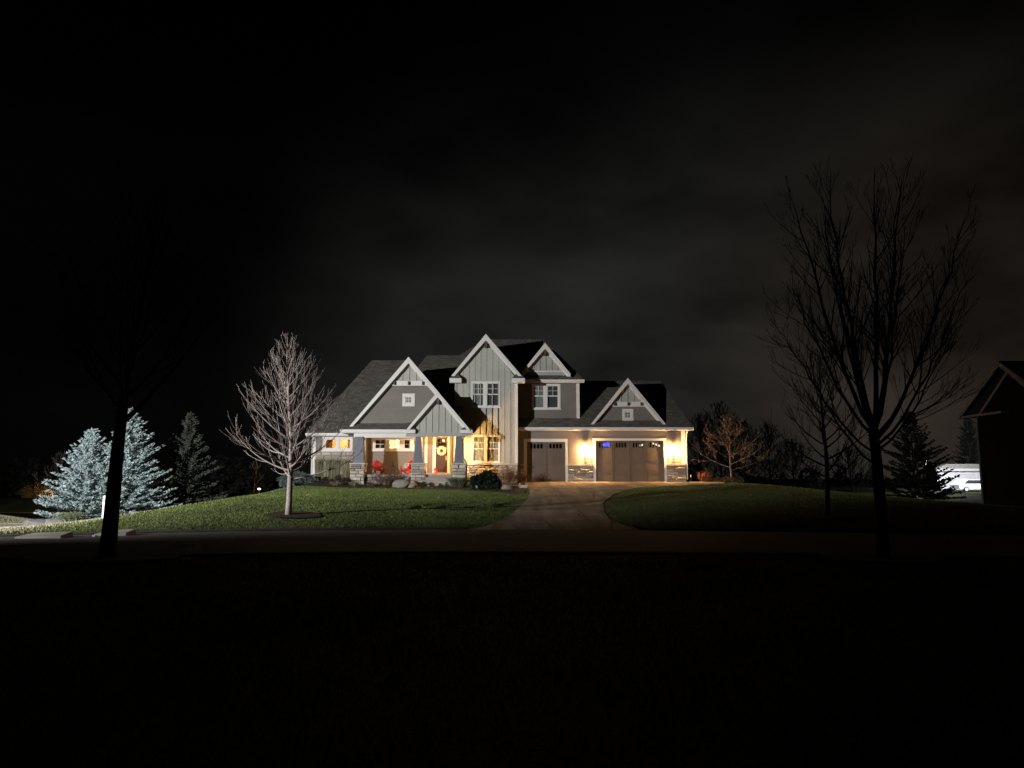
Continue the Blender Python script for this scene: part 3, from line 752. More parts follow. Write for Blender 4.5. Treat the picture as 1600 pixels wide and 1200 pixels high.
# right slope, back part ends at the tall gable's side wall
xcut = tx0; zc = lap[1]-(xcut-lap[0])/(lfr[0]-lap[0])*(lap[1]-lfr[1])
roof([(xcut, 51.69, zc), (xcut, 55.0, zc), (lap[0], 55.0, lap[1]), (lap[0], 51.69, lap[1])], .14)
ll, lr = slope_fn((lap[0], lap[1]-.16), (lfl[0], lfl[1]-.16)), slope_fn((lap[0], lap[1]-.16), (lfr[0], lfr[1]-.16))
zlg = Z(660, YLG); b0, b1 = Z(603, YLG), Z(595.5, YLG)
part(MB().prism([(ll(zlg-.5), zlg-.5), (lr(zlg-.5), zlg-.5), (lap[0], lap[1]-.16)], YLG, YLG+.15), 'gable_wall', SHAKE)
W8 = window((629, 648.3), (615, 635), [(633.6, 643.9)], YLG, grid=(2, 2), cas=.2, sill=False)
lap_boards(ll, lr, zlg, b0, YLG-.003, [W8], house, SHAKE)
bandtop(ll, lr, b0, b1, lap[1]-.18, YLG, 2, [X(p, YLG, 600) for p in (617, 639, 661)])
# shallow roof strip under the gable, eave and beam
pe0, pe1 = X(531.5, 49.25, 672), X(650, 49.25, 672); pz = Z(671.5, 49.25)
roof([(pe0, 49.25, pz), (pe1, 49.25, pz), (pe1, YLG+.02, zlg), (X(545, YLG, 660), YLG+.02, zlg), ], .12) if False else roof([(pe0, 49.25, pz), (pe1, 49.25, pz), (pe1, 50.02, pz+.50), (pe0, 50.02, pz+.50)], .12)
roof([(pe0, 50.02, pz+.50), (-9, 50.02, pz+.5), (-9, 51.3, zw+.33), (pe0, 51.3, zw+.33)], .12)
gutter(pe0, X(656, 49.25, 672), 49.25, pz+.01, .17)
part(MB().box(pe0+.1, pe1, 49.28, YL-.004, pz-.22, pz-.19), 'soffit', SOFFIT)
zb0, zb1 = Z(684, 49), Z(677.5, 49)
part(MB().box(X(553, 49), X(657, 49), 48.93, 49.2, zb0, zb1), 'porch_beam', WHITE)
part(MB().box(X(634, 48.9), X(736, 48.9), 48.86, 49.2, Z(682, 48.9), Z(676, 48.9)), 'porch_beam', BEAMP)
part(MB().box(X(714, 49), X(720, 49), 49.2, YT-.06, Z(682, 49), Z(676, 49)), 'porch_beam', BEAMP)
part(MB().box(X(552, 49), X(556, 49), 49.2, YL-.004, Z(684, 49), Z(677.5, 49)), 'porch_beam', WHITE)
part(MB().box(X(553, 49.2), X(719.5, 49.2), 49.21, YT-.06, 4.62, 4.66), 'porch_ceiling', SOFFIT)
part(MB().box(X(570, 52), tx0, YT-.06, YP, 4.62, 4.66), 'porch_ceiling', SOFFIT)
# small gable over the steps
sap = (X(683.8, 48.6, 612.2), Z(612.2, 48.6)); sfl = (X(635.5, 48.6, 671), Z(671, 48.6)); sfr = (X(734, 48.6, 671.5), Z(671.5, 48.6))
gable(sap, sfl, sfr, 48.66, 51.4, Ybr=51.69, rake=.25, yw=YSG)
sl_, sr_ = slope_fn((sap[0], sap[1]-.15), (sfl[0], sfl[1]-.15)), slope_fn((sap[0], sap[1]-.15), (sfr[0], sfr[1]-.15))
zsb = Z(676, YSG)
part(MB().prism([(sl_(zsb), zsb), (sr_(zsb), zsb), (sap[0], sap[1]-.15)], YSG, YSG+.12), 'board_panel', OFFW)
for i in range(-4, 5):
    x = sap[0]+.03+i*.42; top = sap[1]-.36-abs(x-sap[0])*1.19
    if top-zsb > .12: part(MB().box(x-.026, x+.026, YSG-.05, YSG-.001, zsb, top), 'batten', OFFW)
outlooker(sap[0]+.02, sap[1]-.36, YSG, 1.05)
for x0, x1 in ((X(719.5, 48.7, 672), X(738, 48.7, 672)), (X(634, 48.7, 672), X(649, 48.7, 672))):
    z0, z1 = Z(677, 48.7), Z(671.5, 48.7)
    part(MB().box(x0, x1, 48.62, YSG-.003, z0, z1), 'eave_return', WHITE)
    c = (x0+x1)/2
    part(MB().add([(x0, 48.6, z1), (x1, 48.6, z1), (x1, YSG-.003, z1), (x0, YSG-.003, z1), (c-.08, YSG-.04, z1+.26), (c+.08, YSG-.04, z1+.26)],
              [(0, 1, 5, 4), (1, 2, 5), (2, 3, 4, 5), (3, 0, 4), (3, 2, 1, 0)]), 'return_roof', SHINGLE)
part(MB().box(sfr[0]-.02, sfr[0]+.08, 48.62, YT-.07, sfr[1]-.09, sfr[1]+.02), 'gutter', WHITE)
# deck, steps
zdk = Z(741.5, 48.95)
part(MB().box(X(569, 49), X(722, 49), 48.95, YP, zdk-.16, zdk), 'porch_deck', CONC)
part(MB().box(X(569, 49.1), X(664, 49.1), 49.08, 49.2, 1.0, zdk-.16), 'porch_base', MORTAR)
veneer(X(570, 49.1), X(642, 49.1), 1.0, zdk-.17, 49.07, house, (.13, .22))
zs0 = WALKZ+.06; nst = 4; rh = (zdk-zs0)/nst
for i in range(nst-1):
    part(MB().box(X(663, 48.9), X(706, 48.9), 48.05+.3*i, 49.0+.05, zs0+rh*i-.3, zs0+rh*(i+1)-.05), 'step', CONC)
    part(MB().box(X(663, 48.9)-.01, X(706, 48.9)+.01, 48.01+.3*i, 49.0+.04, zs0+rh*(i+1)-.05, zs0+rh*(i+1)), 'tread', CONC)
# piers and tapered columns
def pier(pxl, pxr, ctl, ctr, cbl, cbr, zt_px=725.5):
    Y0, Y1 = 48.62, 49.5
    x0, x1 = X(pxl, Y0, 740), X(pxr, Y0, 740); zt = Z(zt_px, Y0)
    p = part(MB().box(x0+.06, x1-.06, Y0+.06, Y1-.06, .8, zt), 'column_pier', MORTAR)
    veneer(x0+.01, x1-.01, 1.0, zt-.002, Y0+.06, p, (.13, .24), .06)
    mb = MB(); veneer_side(mb, x1-.06, 1, Y0+.02, Y1-.02, 1.0, zt-.002); veneer_side(mb, x0+.06, -1, Y0+.02, Y1-.02, 1.0, zt-.002)
    part(mb, 'stone_facing', STONE, p, kind='stuff')
    part(MB().box(x0-.05, x1+.05, Y0-.05, Y1+.05, zt, zt+.09), 'stone_cap', STONEC, p)
    a, b, c, d = X(cbl, 48.8, 722), X(cbr, 48.8, 722), X(ctl, 48.8, 684), X(ctr, 48.8, 684)
    z0, z1 = zt+.09, Z(682.5, 48.95); yc = 49.06
    hb, ht = (b-a)/2, (d-c)/2
    mb = MB().add([(a, yc-hb, z0), (b, yc-hb, z0), (b, yc+hb, z0), (a, yc+hb, z0), (c, yc-ht, z1), (d, yc-ht, z1), (d, yc+ht, z1), (c, yc+ht, z1)],
                  [(0,3,2,1),(4,5,6,7),(0,1,5,4),(1,2,6,5),(2,3,7,6),(3,0,4,7)])
    col = part(mb, 'tapered_column', COLP)
    part(MB().box(a-.03, b+.03, yc-hb-.03, yc+hb+.03, z0+.001, z0+.09), 'column_base', COLP, col)
pier(546.5, 569, 554.3, 567, 552.5, 568.5); pier(641.8, 663.7, 649, 657.5, 645.8, 661); pier(705.8, 727.6, 712.6, 721.5, 709.6, 723.7)
# porch back wall
xp0, xp1 = X(571, YP), tx0
wP = (X(580.7, YP)+.02, X(661, YP)-.02, Z(704.7, YP)+.02, Z(683.3, YP)-.02)
dD = (X(681.3, YP), X(699.3, YP), zdk+.17, Z(682, YP))
part(wall_holes(xp0-.2, xp1+.1, 1.0, 4.75, YP, YP+.2, [(wP[0]+.05, wP[1]-.05, wP[2]+.05, wP[3]-.05), dD]), 'porch_wall', TAUPE)
window((580.7, 661), (683.3, 704.9), [(586, 602.3), (608, 625.3), (631.3, 648.5)], YP, grid=(2, 2), cas=.14, label='row of three small windows behind the red chairs')
dT = (X(676.4, YP), X(703, YP), zdk, 4.7)
lap_boards(lambda z: xp0, lambda z: xp1-.02, zdk+.02, 4.6, YP-.003, [wP, dT], house, TAUPE, .19)
part(MB().box(X(664, YP), X(668.3, YP), YP-.12, YP-.026, zdk, 4.6), 'corner_trim', WHITE)
part(MB().box(xp1-.13, xp1-.005, YP-.08, YP-.026, zdk, 4.6), 'corner_trim', WHITE)
part(MB().box(xp0+.02, xp0+.17, YL-.06, YL+.15, zdk, 4.6), 'corner_trim', WHITE)
mb = MB().box(dT[0], dD[0], YP-.06, YP+.1, zdk+.12, dD[3]+.1); mb.box(dD[1], dT[1], YP-.06, YP+.1, zdk+.12, dD[3]+.1); mb.box(dD[0], dD[1], YP-.058, YP+.1, dD[3]-.04, dD[3]+.1)
fd = part(MB().box(dD[0], dD[1], YP+.03, YP+.08, dD[2], dD[3]-.04-.75), 'front_door', DARKWOOD, label='dark brown front door with a six lite top')
part(mb, 'door_trim', WHITE, fd)
part(MB().box(dT[0]-.35, dT[1]+.15, YP-.38, YP-.03, zdk, zdk+.12), 'door_step', CONC)
# door: stiles round the lite, six panes, shelf, lower panels
zt = dD[3]-.04; zl0, zl1 = zt-.66, zt-.10
mb = MB(); frame_ring(mb, dD[0], dD[1], zt-.75, zt, .12, YP+.025, YP+.08); part(mb, 'stile', DARKWOOD, fd)
gx0_, gx1_ = dD[0]+.12, dD[1]-.12; gz0_, gz1_ = zt-.63, zt-.12
mb = MB()
for i in (1, 2): c = gx0_+(gx1_-gx0_)*i/3; mb.box(c-.016, c+.016, YP+.03, YP+.07, gz0_, gz1_)
c = (gz0_+gz1_)/2; mb.box(gx0_, gx1_, YP+.032, YP+.068, c-.016, c+.016); part(mb, 'muntin', DARKWOOD, fd)
for i in range(3):
    for k in range(2):
        w_, h_ = (gx1_-gx0_)/3, (gz1_-gz0_)/2
        part(MB().box(gx0_+w_*i+.017, gx0_+w_*(i+1)-.017, YP+.045, YP+.051, gz0_+h_*k+.017, gz0_+h_*(k+1)-.017), 'pane', GLASS, fd)
part(MB().box(dD[0]+.02, dD[1]-.02, YP-.03, YP+.025, zt-.80, zt-.75), 'dentil_shelf', WHITE, fd)
for a, b in ((dD[0]+.12, (dD[0]+dD[1])/2-.05), ((dD[0]+dD[1])/2+.05, dD[1]-.12)):
    part(MB().box(a, b, YP+.018, YP+.03, dD[2]+.22, zt-1.0), 'door_panel', DARKWOOD, fd)
hx = dD[1]-.09
part(MB().box(hx-.035, hx+.035, YP+.0, YP+.03, dD[2]+.85, dD[2]+1.15), 'handle', mat('nickel', (.7, .68, .64), .3, 4, .05, metal=.6), fd)
# rooms behind the lit windows
def room(x0, x1, y0, y1, z0, z1, m, power, col, lx=.5):
    mb = MB(); mb.box(x0-.05, x0, y0, y1, z0, z1); mb.box(x1, x1+.05, y0, y1, z0, z1); mb.box(x0, x1, y1, y1+.05, z0, z1)
    mb.box(x0, x1, y0, y1, z1, z1+.05); mb.box(x0, x1, y0, y1, z0-.05, z0); part(mb, 'interior_wall', m)
    l = lamp('room_light', 'POINT', (x0+(x1-x0)*lx, y0+(y1-y0)*.55, z1-.25), power, col, shadow_soft_size=.15); return l
room(xl0+.25, xl1-.3, YL+.22, 55, 1.9, 4.70, INNER2, 300, (1, .74, .42))
room(xl1-.1, -6.3, YP+.22, 56.5, 1.9, 4.70, INNER, 460, (1, .80, .54), .55)
def curtain_panel(x0, x1, Y, z0, z1, m, ph=0):
    mb = MB(); nn = 12; pts = [(x0+(x1-x0)*i/nn, Y+.05*math.sin(i*2.1+ph)) for i in range(nn+1)]
    for i in range(nn): mb.add([(*pts[i], z0), (*pts[i+1], z0), (*pts[i+1], z1), (*pts[i], z1)], [(0, 1, 2, 3)])
    part(mb, 'curtain', m)
AMBER = mat('amber_curtain', (.62, .36, .13), .9, 2.2, .5)
curtain_panel(X(505, 52), X(518, 52), 52.3, 3.2, 4.6, AMBER); curtain_panel(X(541, 52), X(551, 52), 52.4, 3.2, 4.6, AMBER, 1)
DRAPE = mat('dark_drape', (.045, .035, .03), .9, 3, .3)
curtain_panel(X(583, 52.8), X(604, 52.8), 52.75, 3.2, 4.65, DRAPE, 2); curtain_panel(X(629, 52.8), X(641, 52.8), 52.85, 3.2, 4.65, DRAPE, 1)

# ================================================================== coach lanterns
def wall_lantern(x, Y, z, label, power):
    t = thing('wall_lantern', label, 'wall lantern', (x, Y, z), 'coach lanterns on the house walls')
    part(MB().box(x-.055, x+.055, Y-.03, Y, z-.16, z+.12), 'backplate', METAL, t)
    mb = MB().tube([(x, Y-.03, z-.13), (x, Y-.12, z-.19), (x, Y-.21, z-.19)], .014, 6); part(mb, 'arm', METAL, t)
    c = (x, Y-.21, z)
    mb = MB()
    for a in range(4): mb.tube([(x+.03*math.cos(a*math.pi/2+.78), Y-.21+.03*math.sin(a*math.pi/2+.78), z-.17), (x+.07*math.cos(a*math.pi/2+.78), Y-.21+.07*math.sin(a*math.pi/2+.78), z+.16)], .006, 4)
    part(mb, 'cage', METAL, t)
    part(MB().lathe([(.022, -.20), (.03, -.17), (.012, -.155)], c, 12), 'base', METAL, t)
    part(MB().lathe([(.074, .165), (.077, .175), (.03, .24), (.012, .25), (.012, .28)], c, 14), 'cap', METAL, t)
    part(MB().lathe([(.012, -.15), (.014, -.06), (.028, -.02), (.03, .01), (.018, .05), (.004, .07)], c, 10), 'bulb', BULB, t, smooth=True)
    lamp('lantern_light', 'POINT', (x, Y-.21, z), power, WARM, shadow_soft_size=.045)
    return t
wall_lantern(X(914.5, YG, 704), YG-.02, Z(704, YG), 'glaring coach lantern between the two garage doors', 2500)
wall_lantern(X(1052, YG, 704), YG-.02, Z(704, YG), 'glaring coach lantern at the right corner of the house', 2500)
hx_, hy_, hz_ = X(720.3, 50.0, 695), 50.0, Z(694.5, 50.0)
t = thing('hanging_lantern', 'lit lantern hanging from the porch ceiling behind the right tapered column', 'hanging lantern', (hx_, hy_, hz_))
part(MB().tube([(hx_, hy_, 4.62), (hx_, hy_, hz_+.24)], .008, 5), 'chain', METAL, t)
part(MB().lathe([(.05, 0), (.05, .02), (.01, .03)], (hx_, hy_, 4.59), 10), 'canopy', METAL, t)
part(MB().lathe([(.074, .165), (.077, .175), (.03, .24), (.012, .25), (.012, .28)], (hx_, hy_, hz_), 14), 'cap', METAL, t)
part(MB().lathe([(.02, -.10), (.05, -.085), (.075, -.04), (.08, 0), (.07, .05), (.04, .10), (.02, .16)], (hx_, hy_, hz_), 14), 'lamp_shade', BULB, t, smooth=True)
lamp('lantern_light', 'POINT', (hx_, hy_, hz_), 2500, WARM, shadow_soft_size=.10)


cl_x, cl_y = -5.0, 50.3
t = thing('ceiling_light', 'flush lit porch ceiling light above the steps, hidden behind the beam', 'ceiling light', (cl_x, cl_y, 4.62))
part(MB().lathe([(.15, -.03), (.15, -.002)], (cl_x, cl_y, 4.62), 16), 'plate', METAL, t)
part(MB().lathe([(.02, -.12), (.09, -.10), (.13, -.05), (.13, -.031)], (cl_x, cl_y, 4.62), 16), 'lamp_shade', BULB, t, smooth=True)
lamp('porch_light', 'POINT', (cl_x, cl_y, 4.62-.19), 210, WARM, shadow_soft_size=.05)
# ================================================================== porch things
def adirondack(loc, rz, label):
    t = thing('porch_chair', label, 'chair', loc, 'red chairs on the porch', rz)
    def P(mb, name, m=RED, parent=t):
        me = bpy.data.meshes.new(name); me.from_pydata(mb.v, [], mb.f); me.update(); me.materials.append(m); return link(name, me, parent)
    # local frame: faces -y
    for i in range(5):                                      # seat slats, sloping back
        y = -.28+i*.115; z = .38-.026*i
        P(MB().box(-.27, .27, y, y+.10, z-.02, z), 'seat_slat')
    for i in range(5):                                      # fan of back slats
        x = -.23+.115*i; mb = MB(); top = .98-.05*abs(i-2)**1.3; lean = .30; s = 1+.15*(abs(i-2)/2)
        mb.add([(x-.05, .24, .26), (x+.05, .24, .26), (x+.05, .265, .26), (x-.05, .265, .26), (x*s*1.06-.054, .24+lean, top), (x*s*1.06+.054, .24+lean, top), (x*s*1.06+.054, .265+lean, top), (x*s*1.06-.054, .265+lean, top)],
               [(0,3,2,1),(4,5,6,7),(0,1,5,4),(1,2,6,5),(2,3,7,6),(3,0,4,7)]); P(mb, 'back_slat')
    for s in (-1, 1):
        x = .31*s
        P(MB().box(x-.075, x+.075, -.36, .36, .53, .555), 'armrest')
        P(MB().box(x-.02, x+.02, -.32, -.22, 0, .53), 'leg')
        mb = MB().add([(x-.018-.03*s, -.30, .28), (x+.018-.03*s, -.30, .28), (x+.018-.03*s, .42, 0), (x-.018-.03*s, .42, 0), (x-.018-.03*s, -.30, .38), (x+.018-.03*s, -.30, .38), (x+.018-.03*s, .50, .06), (x-.018-.03*s, .50, .06)],
                      [(0,3,2,1),(4,5,6,7),(0,1,5,4),(1,2,6,5),(2,3,7,6),(3,0,4,7)]); P(mb, 'leg')
    P(MB().box(-.33, .33, .33, .37, .42, .50), 'back_rail')
    return t
adirondack((X(593, 51.0), 51.0, zdk), R(28), 'left of the two red wooden porch chairs, beside the brown side wall')
adirondack((X(637, 50.7), 50.7, zdk), R(-30), 'right red wooden porch chair with a white patterned pillow, next to the middle column')
def pillow(loc, s, m, label):
    mb = MB(); n = 10; vs = []; fs = []
    for side in (1, -1):
        for j in range(n+1):
            for i in range(n+1):
                u, v = i/n*2-1, j/n*2-1; h = (1-u**4)*(1-v**4)
                vs.append((u*s*(1-.06*(v*v)), side*.09*h**.7, v*s*.8*(1-.06*u*u)))
    k = (n+1)**2
    for o in (0, k):
        for j in range(n):
            for i in range(n):
                q = (o+j*(n+1)+i, o+j*(n+1)+i+1, o+(j+1)*(n+1)+i+1, o+(j+1)*(n+1)+i); fs.append(q if o else q[::-1])
    me = bpy.data.meshes.new('pillow'); me.from_pydata(vs, [], fs); me.shade_smooth(); me.materials.append(m)
    o = link('pillow', me, None, loc); return setp(o, label, 'pillow')
PILL = mat('patterned_pillow', (.75, .72, .68), .9, 9, .1, col2=(.55, .06, .05))
o = pillow((X(635.5, 50.4), 50.45, zdk+.60), .22, PILL, 'white and red pillow leaning in the right red chair'); o.rotation_euler = (R(-22), 0, R(-30))
# wire side table with a dry plant
tx, ty = X(614, 50.6), 50.6
t = thing('side_table', 'small round black wire table between the red chairs', 'table', (tx, ty, zdk))
part(MB().lathe([(.26, .5), (.27, .51), (.27, .525), (.02, .53)], (tx, ty, zdk), 20), 'table_top', METAL, t)
for a in range(3):
    c, s = math.cos(a*2.09+.4), math.sin(a*2.09+.4)
    part(MB().tube([(tx+.20*c, ty+.20*s, zdk+.5), (tx+.10*c, ty+.10*s, zdk+.26), (tx+.22*c, ty+.22*s, zdk)], .011, 5), 'leg', METAL, t)
t = thing('potted_plant', 'dry curly plant in a dark pot on the wire table', 'plant', (tx, ty, zdk+.53))
part(MB().lathe([(.07, 0), (.10, .02), (.12, .14), (.11, .15)], (tx, ty, zdk+.53), 12), 'pot', METAL, t)
mb = MB()
for i in range(26):
    a = random.uniform(0, 6.28); r = random.uniform(.08, .30); h = random.uniform(.12, .30)
    mb.tube([(tx, ty, zdk+.66), (tx+.4*r*math.cos(a), ty+.4*r*math.sin(a), zdk+.66+h), (tx+r*math.cos(a), ty+r*math.sin(a), zdk+.66+h*.8)], [.008, .007, .004], 3)
part(mb, 'stem', mat('dry_plant', (.12, .08, .05), .9, 5, .3), t)
# red lantern on the deck by the door
lx, ly = X(681, 51.6), 51.5
lx = X(680.6, 51.3)
t = thing('candle_lantern', 'small red lantern standing on the porch left of the front door', 'lantern', (lx, ly, zdk+.12))
zl = zdk+.0
part(MB().box(lx-.11, lx+.11, ly-.11, ly+.11, zl, zl+.05), 'base', RED, t)
for sx in (-1, 1):
    for sy in (-1, 1): part(MB().box(lx+sx*.09-.014, lx+sx*.09+.014, ly+sy*.09-.014, ly+sy*.09+.014, zl+.05, zl+.32), 'post', RED, t)
part(MB().lathe([(.17, .32), (.17, .33), (.05, .43), (.05, .46), (.01, .47)], (lx, ly, zl), 4), 'roof', RED, t)
part(MB().lathe([(.04, .05), (.04, .22), (.005, .225)], (lx, ly, zl), 10), 'candle', mat('candle_wax', (.8, .76, .65), .6), t)
ORG[t] = Vector((lx, ly, zl))
t.location = (lx, ly, zl)
for ch in t.children: ch.data.transform(Matrix.Translation((0, 0, .12)))
# wreath of pale petals
wx, wz, wy = X(690, YP-.05, 705), Z(704.5, YP), YP-.03
t = thing('door_wreath', 'round cream flower wreath with dark centre on the front door', 'wreath', (wx, wy, wz-.3))
part(MB().tube([(wx+.20*math.cos(a*math.pi/12), wy-.02, wz+.20*math.sin(a*math.pi/12)) for a in range(25)], .03, 6), 'ring', mat('twig_ring', (.10, .07, .04), .9, 8, .3), t)
PET = mat('cream_petals', (.78, .70, .45), .8, 8, .12, island=.12)
for k in range(10):
    a = k*math.pi/5+.1; cx, cz = wx+.225*math.cos(a), wz+.225*math.sin(a); mb = MB()
    for j in range(9):
        b = j*2*math.pi/8; rr_ = .075 if j < 8 else 0
        px_, pz_ = cx+rr_*math.cos(b), cz+rr_*math.sin(b); y = wy-.05-random.uniform(0, .04)
        mb.add([(px_+.045*math.cos(b+q*math.pi/3), y-.02*(q % 2), pz_+.045*math.sin(b+q*math.pi/3)) for q in range(6)], [(5, 4, 3, 2, 1, 0)])
    part(mb, 'flower', PET, t)
# blue lamp inside the garage; added glowing bars stand in for pane reflections
bx_ = X(947.5, YG+.5, 695); bz_ = Z(695, YG+.5)
BLUE = mat('blue_led', (.1, .1, .9), .4, emit=(.03, .05, 1.0), estr=5)
mbb = MB()
for dx_, dz_, r_ in ((-.16, .02, .10), (-.02, .0, .13), (.12, .05, .12), (.2, -.06, .08)): mbb.lathe([(.02, -r_), (r_*.8, -r_*.6), (r_, 0), (r_*.8, r_*.6), (.02, r_)], (bx_+dx_, YG+.55+abs(dx_), bz_+dz_), 10)
setp(mbb.build('led_lamp', BLUE, smooth=True), 'cluster of blue glowing bulbs behind the leftmost lites of the double garage door', 'lamp')
STREAK = mat('reflection_streak', (.9, .85, .75), .4, emit=(1, .86, .62), estr=1.6)
for (a, b, pyy, pyy2, dep, lab) in ((1000, 1012, 696.2, 694, 1.0, 'added glowing bar for the reflection in the third group of garage door lites'), (1019, 1031, 692.5, 697, 1.4, 'added slanting glowing bar for the reflection in the right garage door lites')):
    p, q = at(a, pyy, YG+dep), at(b, pyy2, YG+dep+.5)
    t = thing('streak_bar', lab, 'ceiling light', tuple((p+q)/2))
    part(MB().tube([p, q], .055, 8), 'tube', STREAK, t)
    part(MB().tube([p+Vector((0, .12, .09)), q+Vector((0, .12, .09))], .05, 4), 'bar_backing', WHITE, t)

# ================================================================== vegetation builders
def rand_dir(): 
    v = Vector((random.gauss(0, 1), random.gauss(0, 1), random.gauss(0, 1))); return v.normalized()
def limb(mb, p, d, length, rad, level, up, wig, kids, tipr=.003, spread=(28, 52), nseg=None, n=None, ratio=(.35, .62)):
    """one bent, tapering branch with side branches"""
    k = nseg or max(3, int(length/.28)+2); pts = [p.copy()]; rads = [rad]; d = d.copy()
    for i in range(k):
        d = (d+Vector((0, 0, up/k))+rand_dir()*wig).normalized()
        pts.append(pts[-1]+d*(length/k)); rads.append(rad+(tipr-rad)*((i+1)/k)**.8)
    mb.tube(pts, rads, n or (6 if level >= 3 else 4 if level == 2 else 3), cap=False)
    if level <= 0: return
    m = kids[level] if isinstance(kids, dict) else kids
    m = max(1, int(m*(.7+.3*random.random())*max(.5, min(1.4, length/1.2)) if level < 3 else m))
    for j in range(m):
        f = random.uniform(.18, .97); q = f*k; i = min(int(q), k-1); pp = pts[i].lerp(pts[i+1], q-i)
        base = (pts[i+1]-pts[i]).normalized()
        side = base.cross(rand_dir()); side = side.normalized() if side.length > 1e-5 else Vector((1, 0, 0))
        ang = R(random.uniform(*spread)); dd = base*math.cos(ang)+side*math.sin(ang)
        ll_ = length*(1-f*.62)*random.uniform(*ratio)
        limb(mb, pp, dd, ll_, max(tipr*1.1, rads[i]*.55), level-1, up*1.1, wig, kids, tipr, spread, ratio=ratio)
def bare_tree(name, base, h, trunk_h, tr, nprim, width, label, bark, seed, ratio=(.35, .62), spread=(28, 52), lean=(0, 0), low=70, top=18, tipr=.005, kids={1: 3, 2: 6}, group=None, up=.75, flare=1.25, cat='tree', crown_pow=.75):
    random.seed(seed)
    t = thing(name, label, cat, base, group); b = Vector(base)
    k = 14; pts = []; rads = []
    for i in range(k+1):
        f = i/k; pts.append(b+Vector((lean[0]*f+.05*math.sin(f*7+seed), lean[1]*f+.05*math.cos(f*6+seed), h*.96*f-.05)))
        rads.append(max(tipr, tr*(1-f)**.85)*(flare if i == 0 else 1))
    tm = MB().tube(pts, rads, 10); part(tm, 'trunk', bark, t, smooth=True)
    mb = MB()
    for j in range(nprim):
        f = trunk_h/h+(1-trunk_h/h)*((j+random.random())/nprim)*.93
        q = f*k; i = min(int(q), k-1); p = pts[i].lerp(pts[i+1], q-i)
        g = (f-trunk_h/h)/(1-trunk_h/h); az = j*2.4+random.uniform(-.4, .4)
        ang = R(low+(top-low)*g+random.uniform(-7, 7))
        d = Vector((math.cos(az)*math.sin(ang), math.sin(az)*math.sin(ang), math.cos(ang)))
        env = width*.5*(1-g**1.6)**crown_pow*(.75+.25*min(1, g*5+.4))+.35
        ln = min(env/max(.35, math.sin(ang)*.8), (h-(p.z-b.z))*1.02)*random.uniform(.82, 1.12)
        for _ in range(40):
            rch = ln*math.sin(ang)*.75+abs(p.x-b.x)
            if p.z-b.z+ln*(.62+.38*math.cos(ang)) > h*(1.0-.42*(min(1.3, rch/(width*.5)))**1.6): ln *= .955
        limb(mb, p, d, ln, max(tipr*1.6, rads[i]*.5), 2, up, .045, kids, tipr, spread, ratio=ratio)
    part(mb, 'crown', bark, t, smooth=True)
    return t
def conifer(base, h, w, label, m, seed, group=None, dens=1.0, name='spruce_tree', needles=True):
    random.seed(seed); t = thing(name, label, 'tree', base, group); b = Vector(base)
    part(MB().tube([b+Vector((0, 0, -.1)), b+Vector((.03, 0, h*.5)), b+Vector((0, 0, h*.985))], [.035*h*.5, .02*h*.5, .008], 8), 'trunk', BARK_DARK, t)
    tw = []
    def spindle(p, d, L_, r):
        a = d.orthogonal().normalized(); c = d.cross(a)
        m_ = p+d*(L_*.4); e = p+d*L_; ph = random.random()*3
        ring = [m_+(a*math.cos(ph+q*2.094)+c*math.sin(ph+q*2.094))*r for q in range(3)]
        for q in range(3):
            u, v = ring[q], ring[(q+1) % 3]
            tw.extend((p, v, u)); tw.extend((e, u, v))
    nw = int(h*5.2)
    for iw in range(nw):
        f = (iw+random.random()*.6)/nw; z = h*(.02+.97*f); Rw = w*.53*(1-f)**.95*random.uniform(.82, 1.15)+.05
        nb = int((9 if f < .7 else 6)*dens)+random.randint(0, 2); a0 = random.random()*6.28
        for kb in range(nb):
            az = a0+kb*6.283/nb+random.uniform(-.25, .25); Lb = Rw*random.uniform(.55, 1.2)
            pitch = R(-6+46*f+random.uniform(-10, 10))
            p = b+Vector((0, 0, z)); k = max(3, int(Lb/.17))
            hd = Vector((math.cos(az), math.sin(az), 0))
            for i in range(1, k+1):
                s = i/k
                q = p+hd*(Lb*s)*math.cos(pitch)+Vector((0, 0, Lb*s*math.sin(pitch)+.16*Lb*s*s))
                sd = Vector((-hd.y, hd.x, 0))
                if s > .25:
                    for sg in (-1, 1):
                        for rep in range(2):
                            d = (hd*random.uniform(.45, .9)+sd*sg*random.uniform(.35, .9)+Vector((0, 0, random.uniform(-.1, .85)))).normalized()
                            spindle(q+rand_dir()*.03, d, random.uniform(.17, .36)*(1.25-.5*s), random.uniform(.045, .085))
                d = (hd+Vector((0, 0, .25))+rand_dir()*.3).normalized(); spindle(q, d, .24, .042)
    for i in range(16):
        spindle(b+Vector((0, 0, h-.7+.045*i)), (Vector((0, 0, 1))+rand_dir()*.55).normalized(), .22, .03)
    o = np_mesh('foliage', np.array([tuple(v-b) for v in tw]), 3, m, t)
    return t
